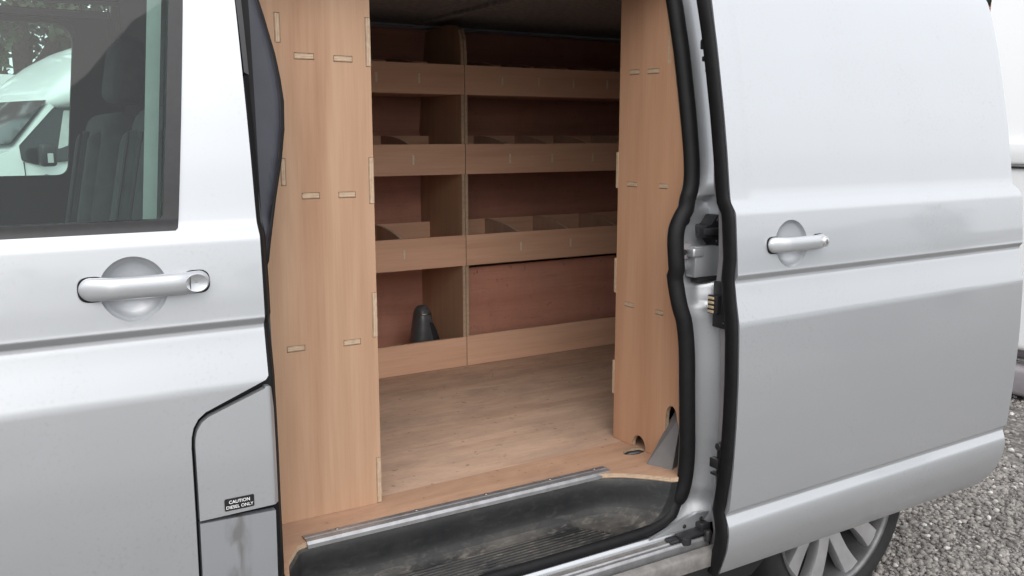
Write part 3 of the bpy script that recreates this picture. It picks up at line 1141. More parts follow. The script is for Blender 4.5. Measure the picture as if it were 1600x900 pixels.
def tray_row(d, xe, z):
    left = [(.455, 0.0), (.50, .052)] + [(p[0], p[1]) for p in catmull([(.53, .095, 0), (.556, .135, 0), (.572, .156, 0), (.60, .163, 0), (.66, .1635, 0)], 4)] + [(.9, .163)]
    r = offset_path(left + [(1.15, .1625)], d)[:-1]
    r += [(1.15, .1625 - d)]
    a, c, e = Vector((1.36 - .4 * d, .160 - d)), Vector((1.44 - 1.2 * d, .152 - d)), Vector((xe, .036))
    r += [tuple(a * (1 - t) ** 2 + c * 2 * t * (1 - t) + e * t * t) for t in np.linspace(0, 1, 17)]
    return [(x, y, z) for x, y in r]


rows = [tray_row(*q) for q in ((-.012, 1.534, .5535), (.0, 1.530, .5545), (.004, 1.528, .550), (.007, 1.524, .535), (.006, 1.517, .515), (.004, 1.508, .495),
                               (.006, 1.495, .478), (.014, 1.475, .463), (.028, 1.45, .453), (.045, 1.42, .449), (.06, 1.39, .448))]
tray_line = [(x, y) for x, y, z in rows[1]]
mb = MB().loft(rows)
inner = rows[-1]
fl = [(p[0], p[1]) for p in inner if p[1] >= .0359] + [(.53, .036)]
v2, f2 = cdt(fl)
mb.add([(a, c, TRAYZ) for a, c in v2], f2)
# rounded front lip joining the bowl to the seal at the rear corner
cut = [(r[-1][0], r[-1][2]) for r in rows[1:]]
rim = [(1.562, .553), (1.560, .535), (1.553, .515), (1.545, .497), (1.533, .481), (1.517, .466), (1.495, .455), (1.465, .446), (1.43, .441), (1.39, .440)]
mb.loft([[(x, .036, z) for x, z in cut], [(x, .031, z) for x, z in rim]])
mb.add([(.47, .0362, TRAYZ - .0005), (1.40, .0362, TRAYZ - .0005), (1.40, .030, .440), (.47, .030, .440)], [(0, 1, 2, 3)])
tray = obj('step_tray', mb, STEPM, VAN, 50)
for k in range(7):
    y = .048 + k * .0122
    x0, x1 = .60 + .006 * k, 1.350 - .006 * k - .0006 * k * k
    rb = MB()
    secr = [(-.0046, 0), (-.0036, .0044), (0, .0056), (.0036, .0044), (.0046, 0)]
    rb.loft([[(x0 - .004, y, TRAYZ - .0005)] * 5, [(x0, y + a, TRAYZ + c - .0003) for a, c in secr], [(x1, y + a, TRAYZ + c - .0003) for a, c in secr], [(x1 + .004, y, TRAYZ - .0005)] * 5])
    obj('tread_rib', rb, STEPM, tray, 60)

# ---- plywood floor --------------------------------------------------------
back = [(x, y) for x, y in tray_line if y > .010]
front_outer = [(.505, .012)] + [(x, y + .003) for x, y in back if x > .507] + [(1.556, .030), (1.60, .05), (1.66, .09), (1.66, .3345), (.505, .3135)]
plate('floor_board', front_outer, [circle(1.572, .246, .036, 22, .022)], 'z', .5535, FLZ, FLOORF, EDGE['z'], VAN)
plate('floor_board', [(.505, .315), (1.66, .336), (2.82, .356), (2.82, 1.72), (.505, 1.72)], [], 'z', .5535, FLZ - .0006, FLOORM, EDGE['z'], VAN)
obj('load_floor_pan', MB().box(.45, 2.83, .25, 1.76, .50, .552), DARKGAP, VAN)
obj('cable_bundle', MB().tube([(1.540, .262, .545), (1.56, .25, .559), (1.585, .24, .562), (1.61, .225, .552)], .009, 8).tube([(1.548, .236, .54), (1.57, .242, .557), (1.60, .258, .555)], .007, 8), PLASTIC, VAN, 60)
# threshold strip with screws
ts = MB()
sec_s = [(.1995, FLZ), (.1985, FLZ + .0026), (.188, FLZ + .0032), (.186, FLZ + .0044), (.180, FLZ + .0044), (.178, FLZ + .0032), (.169, FLZ + .0034), (.1635, FLZ + .002), (.1585, FLZ - .004), (.1580, FLZ - .0125), (.1605, FLZ - .0125), (.164, FLZ)]
ts.loft([[(x, y - .004 * (x - .58), z) for y, z in sec_s] for x in (.592, 1.0, 1.424)], True, True)
strip = obj('threshold_strip', ts, ALU, VAN, 30)
for x in (.672, .87, 1.06, 1.25, 1.392):
    Mx = Matrix.Translation((x, .1925 - .004 * (x - .58), FLZ + .0028))
    obj('screw', MB().lathe([(0, .001), (.0012, .0022), (.004, .0018), (.0052, 0)], 12, Mx), STEEL, strip)

# grey trim corner by the rear pillar
mb = MB().add([(1.540, .150, FLZ + .001), (1.628, .115, .700), (1.640, .105, .45), (1.560, .075, FLZ - .02), (1.58, .17, FLZ + .001), (1.65, .15, .72), (1.655, .15, .45)],
              [(0, 1, 2, 3), (0, 4, 5, 1), (1, 5, 6, 2)])
obj('corner_trim', mb, simple('grey_corner_plastic', (0.13, 0.122, 0.12), 0.6), VAN)

# ---- shell: quarter panel, roof, far side, rear, bulkhead ------------------
WX, WZ, WR = 2.24, 0.305, 0.335
arch = circle(WX, WZ, .40, 22, None, R(4), R(176), False)[::-1]
quarter = [(1.756, .30), (WX - .40, .30)] + [(x, z) for x, z in arch if z > .30] + [(WX + .40, .30), (2.80, .36), (2.815, .45), (2.815, 1.86), (1.756, 1.86)]
skin('quarter_panel', quarter, [], lambda x, z: P(z) + .002, SILVER, VAN, 0.03)
obj('rail_cover', MB().bbox(1.80, 2.80, .025, .045, 1.30, 1.325, .004), PLASTIC, VAN)
# wheel-arch liner
rows = []
for y in (.02, .42):
    rows.append([(WX + .395 * math.cos(R(a)), y, WZ + .395 * math.sin(R(a))) for a in range(12, 169, 12)])
obj('arch_liner', MB().loft(rows), DARKGAP, VAN, 60)
obj('arch_back', MB().box(WX - .42, WX + .42, .42, .43, .1, .75), DARKGAP, VAN)
# roof skin
sec_r = [(P(z) + .001, z) for z in (1.862, 1.88, 1.90, 1.93, 1.95, 1.97)] + [(.34, 1.995), (.55, 2.012), (.9, 2.02)]
sec_r = sec_r + [(WID - y, z) for y, z in sec_r[::-1][1:]]
obj('roof', MB().loft([[(x, y, z) for y, z in sec_r] for x in (-.22, .5, 1.6, 2.815)]), SILVER, VAN, 50)
skin('roof_rail', [(-.18, 1.842), (.475, 1.842), (.53, 1.842), (.53, 1.845), (1.60, 1.845), (1.60, 1.862), (-.18, 1.862)], [], lambda x, z: P(z) + .003, SILVER, VAN, .05)
obj('ceiling_lining', MB().add([(x, y, 1.868 + .012 * math.sin(math.pi * (y - .17) / 1.46)) for x in (.5, 2.815) for y in np.linspace(.17, 1.63, 9)],
                               [(i, i + 1, 10 + i, 9 + i) for i in range(8)]), CARPET, VAN, 60)
obj('ceiling_rib', MB().bbox(1.555, 1.585, .3, 1.6, 1.862, 1.882, .004), CARPET, VAN)
# far side: cab door with window opening, blank load-area side
HF = lambda x, z: WID - P(z)
farwin = rounded([(-0.50, 1.305), (0.332, 1.305), (0.383, 1.815), (-0.14, 1.815)], [.03, .035, .07, .06], 6)
skin('far_cab_door', [(-.66, .40), (.478, .40), (.478, 1.84), (-.20, 1.84), (-.62, 1.36)], [farwin], HF, SILVER, VAN, .02, flip=True)
# inner frame of the far door (dark), with the same window
fi = rounded([(-0.46, 1.318), (0.322, 1.318), (0.372, 1.80), (-0.12, 1.80)], [.03, .035, .07, .06], 6)
plate('far_door_card', [(-.60, .5), (.47, .5), (.50, 1.845), (-.20, 1.845), (-.60, 1.36)], [fi], 'y', 1.655, 1.685, CABTRIM, CABTRIM, VAN)
skin('far_window_pane', farwin, [], lambda x, z: WID - P(z) - .012, GLASS2, VAN, 0, flip=True, zlev=list(np.arange(1.3, 1.85, .06)))
skin('far_side_panel', [(.482, .30), (2.815, .30), (2.815, 1.86), (.482, 1.86)], [], HF, SILVER, VAN, .02, flip=True)
obj('far_wall_lining', MB().box(.52, 2.81, 1.722, 1.732, .552, 1.45), PLYB, VAN)
obj('far_upper_lining', MB().add([(.52, 1.732, 1.45), (2.81, 1.732, 1.45), (2.81, 1.66, 1.875), (.52, 1.66, 1.875)], [(0, 1, 2, 3)]), PLYB, VAN)
# rear end
sec_e = [(P(z) + .004, z) for z in (.34, .45, .6, .8, 1.0, 1.2, 1.26, 1.29, 1.4, 1.6, 1.8, 1.9, 1.95)] + [(.34, 1.99), (.9, 2.016)]
sec_e = sec_e + [(WID - y, z) for y, z in sec_e[::-1][1:]]
obj('rear_doors', MB().loft([[(x, .9 + (y - .9) * s, z) for y, z in sec_e] for x, s in ((2.814, 1), (2.835, .99), (2.845, .965))], True, True), SILVER, VAN, 40)
obj('rear_bumper', MB().bbox(2.79, 2.86, .14, 1.66, .38, .56, .02, 3), PLASTIC, VAN, 40)
obj('rear_window', MB().bbox(2.846, 2.852, .30, 1.5, 1.32, 1.80, .002), WINDARK, VAN)
for y0, y1 in ((.10, .22), (1.58, 1.70)):
    obj('tail_lamp', MB().bbox(2.83, 2.862, y0, y1, .85, 1.30, .01), LAMPRED, VAN, 40)
obj('bulkhead', MB().box(.508, .540, .29, 1.64, .50, 1.87), CABTRIM, VAN)
obj('cab_floor', MB().box(-1.2, .50, .05, 1.75, .42, .50), CABTRIM, VAN)
obj('cab_headlining', MB().box(-.20, .51, .14, 1.66, 1.875, 1.895), CABTRIM, VAN)
mb = MB().add([(.288, .110, 1.27), (.312, .108, 1.27), (.366, .165, 1.80), (.341, .168, 1.80), (.30, .145, 1.27), (.35, .20, 1.80)], [(0, 1, 2, 3), (0, 3, 5, 4)])
obj('pale_pane_strip', mb, PALEGREY, VAN)  # stand-in strip added for the pale streak near the pane's rear edge
mb = MB().loft([[(x, P(z) + d, z) for x, d in ((.385, .045), (.50, .045), (.50, .11), (.385, .11))] for z in np.linspace(.52, 1.86, 14)], True, True)
obj('inner_pillar_trim', mb, CABTRIM, VAN, 40)
# front of the van (outside the picture): wing, bonnet, windscreen, dash
FX = -0.98
arch2 = circle(FX, WZ, .40, 22, None, R(4), R(176), False)[::-1]
for nm, HH, fp in (('front_wing', lambda x, z: P(z) + .30 * sstep((-1.2 - x) / .75) ** 2, False), ('front_wing', lambda x, z: WID - P(z) - .30 * sstep((-1.2 - x) / .75) ** 2, True)):
    skin(nm, [(-1.78, .42), (FX - .40, .32)] + [(x, z) for x, z in arch2 if z > .33] + [(-.665, .41), (-.668, 1.25), (-.72, 1.24), (-1.3, 1.08), (-1.78, .86)], [], HH, SILVER, VAN, .02,
         xlev=tuple(np.arange(-1.75, -1.15, .07)), flip=fp)
rows = []
for x, z, w in ((-.66, 1.262, .84), (-1.0, 1.18, .85), (-1.3, 1.085, .84), (-1.6, .96, .74), (-1.78, .86, .60), (-1.84, .72, .58), (-1.85, .5, .58), (-1.82, .33, .55)):
    rows.append([(x, .9 + w * t, z - (.02 * t * t)) for t in np.linspace(-1, 1, 9)])
obj('bonnet', MB().loft(rows), SILVER, VAN, 50)
obj('front_bumper', MB().bbox(-1.92, -1.78, .30, 1.50, .25, .52, .05, 3), PLASTIC, VAN, 40)
for y0, y1 in ((.27, .52), (1.28, 1.53)):
    obj('headlight', MB().bbox(-1.86, -1.74, y0, y1, .70, .86, .03, 3), LAMPW, VAN, 40)
rows = []
for t in np.linspace(0, 1, 7):
    x, z, w = -.66 + .46 * t, 1.262 + .60 * t, .80 - .10 * t
    rows.append([(x - .05 * (1 - u * u), .9 + w * u, z) for u in np.linspace(-1, 1, 9)])
obj('windscreen', MB().loft(rows), GLASS2, VAN, 60)
for s in (-1, 1):
    obj('windscreen_pillar', MB().tube([(-.68, .9 + s * .85, 1.26), (-.42, .9 + s * .78, 1.58), (-.19, .9 + s * .715, 1.875)], .035, 10), SILVER, VAN, 60)
obj('dashboard', MB().bbox(-.72, -.42, .10, 1.70, .80, 1.20, .05, 3), CABTRIM, VAN, 40)


def seat(yc):
    s = MB()
    Mx = Matrix.Translation((.325, yc, .90)) @ Matrix.Rotation(R(11), 4, 'Y')
    s.bbox(-.065, .065, -.24, .24, -.05, .62, .05, 4, Mx)
    b_ = obj('seat', s, SEATF, VAN, 50)
    for dy in (-.135, .135):
        Mp = Mx @ Matrix.Translation((0, dy, 0))
        obj('seat_bolster', MB().bbox(-.092, .03, -.055 if dy < 0 else -.045, .045 if dy < 0 else .055, .02, .56, .035, 3, Mp), SEATF, b_, 50)
        obj('seat_piping', MB().tube([Mp @ Vector((-.088, .05 if dy < 0 else -.05, z)) for z in np.linspace(.04, .55, 8)], .004, 6), CABTRIM, b_, 60)
    Mh = Matrix.Translation((.325 + .62 * math.sin(R(11)), yc, .90 + .62 * math.cos(R(11)))) @ Matrix.Rotation(R(10), 4, 'Y')
    obj('headrest', MB().bbox(-.045, .045, -.13, .13, .03, .22, .035, 3, Mh), SEATF, b_, 50)
    obj('cushion', MB().bbox(-.32, .22, yc - .25, yc + .25, .80, .95, .05, 3), SEATF, b_, 50)
    obj('seat_base', MB().bbox(-.22, .2, yc - .2, yc + .2, .50, .81, .02), CABTRIM, b_)


seat(.46)
seat(1.33)


# ---- wheels ---------------------------------------------------------------
def wheel(cx, y0, sgn, parent):
    """y0: outer face plane; sgn +1 when the face looks to -y"""
    Mw = Matrix.Translation((cx, y0, WZ)) @ (Matrix.Rotation(R(90), 4, 'X') if sgn > 0 else Matrix.Rotation(R(-90), 4, 'X'))
    # local z points outwards
    prof = [(.252, -.21), (.275, -.225), (.31, -.22), (.328, -.20), (.335, -.17), (.335, -.05), (.331, -.03), (.322, -.012), (.306, -.001), (.288, .002), (.272, -.002), (.262, -.008), (.256, -.010)]
    w = obj('wheel', MB().lathe(prof, 72, Mw), TYRE, parent, 50)
    rim = [(.258, -.010), (.257, -.004), (.252, -.003), (.246, -.006), (.241, -.014), (.236, -.04), (.228, -.10), (.226, -.18), (.24, -.20)]
    obj('rim', MB().lathe(rim, 72, Mw), ALLOYD, w, 40)
    obj('rim_lip', MB().lathe([(.2585, -.012), (.2570, -.007), (.252, -.006), (.247, -.010), (.240, -.022)], 72, Mw), ALLOYD, w, 50)
    obj('hub', MB().lathe([(0, -.018), (.030, -.018), (.034, -.022), (.036, -.030), (.070, -.034), (.078, -.042), (.080, -.09)], 40, Mw), ALLOY, w, 40)
    obj('brake_disc', MB().lathe([(.06, -.115), (.150, -.115), (.152, -.118), (.152, -.14)], 48, Mw), ALLOYD, w, 40)
    obj('wheel_backing', MB().lathe([(0, -.17), (.235, -.17)], 40, Mw), DARKGAP, w)
    for k in range(5):
        for q, tw in ((-1, 1), (1, 1)):
            a0 = R(72 * k - 90 + 3 + q * 9)
            a1 = R(72 * k - 90 + 3 + q * 22)
            rows = []
            for t in np.linspace(0, 1, 9):
                a = a0 + (a1 - a0) * t ** .8
                r = .055 + (.247 - .055) * t
                wd = .030 - .005 * math.sin(math.pi * t) + .006 * t * t
                h = -.034 + .016 * t - .012 * (1 - t) ** 2
                er, et = Vector((math.cos(a), math.sin(a), 0)), Vector((-math.sin(a), math.cos(a), 0))
                c = er * r
                z0 = h
                rows.append([c - et * wd * .9 + Vector((0, 0, z0 - .038)), c - et * wd + Vector((0, 0, z0 - .012)), c - et * wd * .86 + Vector((0, 0, z0 - .001 * 1)),
                             c + et * wd * .2 * -q + Vector((0, 0, z0 + .0015)),
                             c + et * wd * .86 + Vector((0, 0, z0 - .001)), c + et * wd + Vector((0, 0, z0 - .012)), c + et * wd * .9 + Vector((0, 0, z0 - .038))])
            sp = MB().loft([[Mw @ p for p in r] for r in rows], True, True)
            obj('spoke', sp, ALLOY, w, 35)
        a = R(72 * k - 90 + 3 + 36)
        Mb = Mw @ Matrix.Translation((.056 * math.cos(a), .056 * math.sin(a), -.032))
        obj('wheel_bolt', MB().lathe([(0, .008), (.007, .008), (.009, .006), (.0095, -.002)], 12, Mb), STEEL, w, 40)
    return w


wheel(WX, .060, 1, VAN)
wheel(WX, WID - .06, -1, VAN)
wheel(FX, .060, 1, VAN)
wheel(FX, WID - .06, -1, VAN)

# ================================================================== PLYWOOD RACKING
ROWS = {1: (1.594, 1.700), 2: (1.303, 1.414), 3: (.958, 1.074), 4: (.567, .681)}
Y0 = 1.340
BT = .012


def upright(x0, x1, parent):
    pts = [(Y0 + .004, FLZ), (1.712, FLZ), (1.712, 1.46), (1.640, 1.845), (1.46, 1.852)] + [(1.40, 1.846), (1.368, 1.828), (1.352, 1.795), (Y0 + .006, 1.74)]
    return plate('upright', pts, [], 'x', x0, x1, PLYV, EDGE['x'], parent)


def divider(x, zb, zt, parent):
    zk = zt + .030
    pts = [(Y0 + BT, zb + BT), (1.618, zb + BT), (1.618, zk), (1.57, zk)] + [(1.57 - .215 * t, zk - (zk - zt + .003) * t ** 1.9) for t in (.2, .4, .6, .8, 1.0)] + [(Y0 + BT, zt - .004)]
    d = plate('divider', pts, [], 'x', x - .0055, x + .0055, PLYD, PALEEDGE, parent)
    return d


def rack(label, x0, x1, divs, rows, lining):
    r = thing('shelving_unit', label, 'shelving', ((x0 + x1) / 2, 1.53, FLZ), group='plywood shelving units on the far wall')
    upright(x0, x0 + BT, r)
    upright(x1 - BT, x1, r)
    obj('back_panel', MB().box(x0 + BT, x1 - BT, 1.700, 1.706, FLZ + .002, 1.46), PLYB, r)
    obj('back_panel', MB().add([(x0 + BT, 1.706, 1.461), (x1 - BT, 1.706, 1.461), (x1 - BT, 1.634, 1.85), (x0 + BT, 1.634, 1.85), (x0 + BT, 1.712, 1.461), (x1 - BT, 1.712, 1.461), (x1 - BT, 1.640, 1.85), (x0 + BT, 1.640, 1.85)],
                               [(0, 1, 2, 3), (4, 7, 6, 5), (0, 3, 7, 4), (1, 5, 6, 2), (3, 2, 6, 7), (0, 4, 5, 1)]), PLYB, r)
    for k in rows:
        zb, zt = ROWS[k]
        yb = 1.698 if zt < 1.5 else 1.66
        dv = divs.get(k, [])
        slots = [rect(x - .0046, x + .0046, (zb + zt) / 2 - .018, (zb + zt) / 2 + .018) for x in dv if x0 + .03 < x < x1 - .03]
        front = plate('shelf_front', rect(x0 + .0008, x1 - .0008, zb, zt), slots, 'y', Y0, Y0 + BT, PLYX, EDGE['y'], r)
        for x in dv:
            zc = (zb + zt) / 2
            obj('divider_tab', MB().bbox(x - .0042, x + .0042, Y0 - .0006, Y0 + BT, zc - .0175, zc + .0175, .0006, 1), PALEEDGE, front)
            divider(x, zb, zt, r)
        board('shelf', x0 + BT + .0005, x1 - BT - .0005, Y0 + BT + .0005, yb, zb + .0006, zb + BT, PLYX, r)
        if dv:
            board('back_strip', x0 + BT + .0005, x1 - BT - .0005, 1.619, 1.628, zb + BT + .001, zt + .030, PLYX, r)
    if lining:
        board('kick_panel', x0 + .0008, x1 - .0008, Y0, Y0 + BT, FLZ + .001, .684, PLYX, r)
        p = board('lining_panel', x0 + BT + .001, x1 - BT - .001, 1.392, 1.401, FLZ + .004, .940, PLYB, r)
        for x in (1.71, 1.93, 2.12, 2.31):
            obj('staple', MB().bbox(x - .002, x + .002, 1.3895, 1.393, .915, .926, .0005, 1), STEEL, p)
    return r


rack('left plywood shelving unit, four rows, holding the grey plastic object', .862, 1.6325, {1: [1.285, 1.449, 1.10], 2: [1.421, 1.20], 3: [1.378, 1.12]}, (1, 2, 3, 4), False)
rack('right plywood shelving unit with three bin rows above a reddish lining board', 1.6345, 2.80, {1: [1.795, 1.959, 2.122, 2.289, 2.455, 2.62], 2: [1.829, 2.024, 2.221, 2.42, 2.61], 3: [1.879, 2.117, 2.36, 2.59]}, (1, 2, 3), True)

# unit behind the cab: its end panel faces the door opening
u = thing('shelving_unit', 'tall pale plywood unit with slotted end panel beside the black pillar', 'shelving', (.70, .8, FLZ))
SL = [(.646, .689, 1.616, 'z'), (.735, .777, 1.614, 'z'), (.652, .691, 1.3155, 'z'), (.737, .776, 1.315, 'z'), (.604, .644, .974, 'z'), (.738, .778, .9725, 'z')]
holes = [rect(a - .001, c + .001, z - .0070, z + .0070) for a, c, z, _ in SL]
VT = [(.6055, .6165, 1.643, 1.703), (.6065, .6165, 1.340, 1.398), (.5585, .5665, 1.007, 1.061)]
holes += [rect(a - .0008, c + .0008, z0 - .001, z1 + .001) for a, c, z0, z1 in VT[:2]]
out = [(.548, FLZ + .0005), (.8215, FLZ + .0005)]
NT = [(FLZ + .001, .682), (.978, 1.085), (1.292, 1.398), (1.599, 1.706)]
for z0, z1 in NT:
    out += ([(.8215, z0), (.8095, z0)] if z0 > .6 else [(.8095, FLZ + .0005)]) + [(.8095, z1), (.8215, z1)]
out[1] = (.8095, FLZ + .0005)
out = out[:2] + out[3:]
out += [(.8215, 1.852), (.548, 1.852)]
ep = plate('end_panel', out, holes, 'y', .285, .297, PLYV, EDGE['y'], u)
for a, c, z, _ in SL:
    obj('shelf_tab', MB().bbox(a, c, .2846, .30, z - .0058, z + .0058, .0005, 1), EDGE['z'], ep)
for a, c, z0, z1 in VT[:2]:
    obj('panel_tab', MB().bbox(a, c, .2846, .30, z0, z1, .0005, 1), EDGE['x'], ep)
obj('panel_tab', MB().bbox(.556, .5645, .2842, .2849, 1.005, 1.061, .0002, 1), EDGE['x'], ep)
for z0, z1 in NT:
    obj('panel_tab', MB().bbox(.8105, .8220, .2844, .30, z0 + .001, z1 - .001, .0005, 1), EDGE['x'], ep)
board('side_panel', .8100, .8216, .2975, 1.335, FLZ + .001, 1.850, PLYV, u)
board('rear_panel', .5485, .5585, .2975, 1.70, FLZ + .001, 1.850, PLYV, u)
for z in (.9735, 1.315, 1.615):
    board('shelf', .559, .8095, .2975, 1.335, z - .006, z + .006, PLYX, u)

# unit behind the sliding door: its end panel looks forwards
u = thing('shelving_unit', 'plywood unit by the open rear edge, end panel cut out round a cable hole', 'shelving', (2.2, .23, FLZ))
SR = [(.294, .333, 1.616), (.212, .258, 1.614), (.293, .335, 1.3135), (.166, .199, 1.3145), (.295, .335, .9745), (.170, .201, .9735)]
holes = [rect(a - .001, c + .001, z - .0068, z + .0068) for a, c, z in SR]
arc = circle(.258, FLZ + .001, .030, 12, .038, 0, math.pi, False)
out = [(.376, FLZ + .0008)] + arc[::1] + [(.190, FLZ + .0008), (.147, .632), (.147, .690)] + circle(.124, .695, .022, 10, .032, 0, math.pi, False) + \
      [(.085, .66), (.070, .70), (.060, .80), (.062, .95), (.075, 1.06), (.080, 1.20), (.092, 1.30), (.112, 1.42), (.160, 1.66), (.21, 1.85), (.376, 1.85)]
VR = [(1.335, 1.42), (.82, .90), (1.64, 1.71)]
ep2 = plate('end_panel', out, holes, 'x', 1.600, 1.612, PLYR, EDGE['x'], u)
for a, c, z in SR:
    obj('shelf_tab', MB().bbox(1.5995, 1.615, a, c, z - .0056, z + .0056, .0005, 1), EDGE['z'], ep2)
for z0, z1 in ((.70, .80), (1.00, 1.10), (1.30, 1.40)):
    obj('panel_tab', MB().bbox(1.5992, 1.612, .3765, .3855, z0, z1, .0005, 1), EDGE['y'], ep2)
obj('panel_tab', MB().bbox(1.5992, 1.6001, .1700, .1785, 1.63, 1.70, .0002, 1), EDGE['y'], ep2)
for z in (.974, 1.314, 1.615):
    board('shelf', 1.6125, 2.78, .21, .372, z - .006, z + .006, PLYX, u)
    board('shelf_front', 1.6125, 2.78, .3735, .3855, z - .006, z + .10, PLYX, u)
board('rear_panel', 1.6125, 2.78, .17, .18, .76, 1.20, PLYR, u)

# grey plastic object in the lower left shelf
t = thing('plastic_casing', 'dark grey rounded plastic object standing in the lower left shelf', 'casing', (1.512, 1.47, ROWS[4][0] + BT))
rows = []
for z, xa, xb, d in ((.579, 1.452, 1.580, .05), (.62, 1.457, 1.573, .05), (.66, 1.463, 1.561, .048), (.70, 1.468, 1.552, .046), (.735, 1.473, 1.545, .043), (.762, 1.477, 1.538, .038), (.782, 1.483, 1.532, .03), (.793, 1.491, 1.524, .02), (.7965, 1.50, 1.515, .008)):
    cx, hw = (xa + xb) / 2, (xb - xa) / 2
    rows.append([(cx + hw * math.copysign(abs(math.cos(a)) ** .7, math.cos(a)), 1.47 + d * math.copysign(abs(math.sin(a)) ** .7, math.sin(a)), z) for a in [2 * math.pi * k / 24 for k in range(24)]])
obj('casing_body', MB().loft(rows, True, True), GREYBIT, t, 60)
mb = MB()
rows = []
for z, xa, xb in ((.640, 1.532, 1.568), (.70, 1.524, 1.549), (.728, 1.518, 1.535), (.735, 1.517, 1.524)):
    rows.append([(xa, 1.4245, z), ((xa + xb) / 2, 1.4215, z), (xb, 1.4275, z)])
obj('casing_opening', MB().loft(rows), DARKGAP, t, 60)
obj('casing_band', MB().tube([(1.4805, 1.452, .765), (1.487, 1.436, .766), (1.507, 1.430, .767), (1.527, 1.436, .766), (1.534, 1.452, .765)], .0035, 8), STEEL, t, 60)


# ================================================================== BACKGROUND VEHICLES
def plain_wheel(parent, x, y, z, r, w):
    Mw = Matrix.Translation((x, y, z)) @ Matrix.Rotation(R(90), 4, 'X')
    wh = obj('wheel', MB().lathe([(.6 * r, -w), (.9 * r, -w), (r, -w * .85), (r, -w * .15), (.92 * r, 0), (.68 * r, 0), (.62 * r, -.01)], 40, Mw), TYRE, parent, 50)
    obj('rim', MB().lathe([(0, -.02), (.15 * r, -.015), (.2 * r, -.04), (.55 * r, -.03), (.66 * r, -.004), (.66 * r, -.03)], 40, Mw), ALLOY, wh, 40)


def side_prism(pts, hw, taper, zt, mb=None):
    """side profile extruded across the width with tumblehome above zt"""
    mb = mb or MB()
    v2, f2 = cdt(pts)
    sc = lambda z: hw - taper * max(0, z - zt)
    n = len(pts)
    b = .05
    mb.add([(x, -sc(z), z) for x, z in v2], f2)
    mb.add([(x, sc(z), z) for x, z in v2], f2)
    mb.add([(x, -sc(z), z) for x, z in pts] + [(x, sc(z), z) for x, z in pts], [(i, (i + 1) % n, n + (i + 1) % n, n + i) for i in range(n)])
    return mb


def side_plate(pts, hw, taper, zt, off):
    sc = lambda z: -(hw - taper * max(0, z - zt)) - off
    v2, f2 = cdt(pts)
    n = len(pts)
    mb = MB().add([(x, sc(z), z) for x, z in v2], f2)
    mb.add([(x, sc(z), z) for x, z in pts] + [(x, sc(z) + .02, z) for x, z in pts], [(i, (i + 1) % n, n + (i + 1) % n, n + i) for i in range(n)])
    return mb


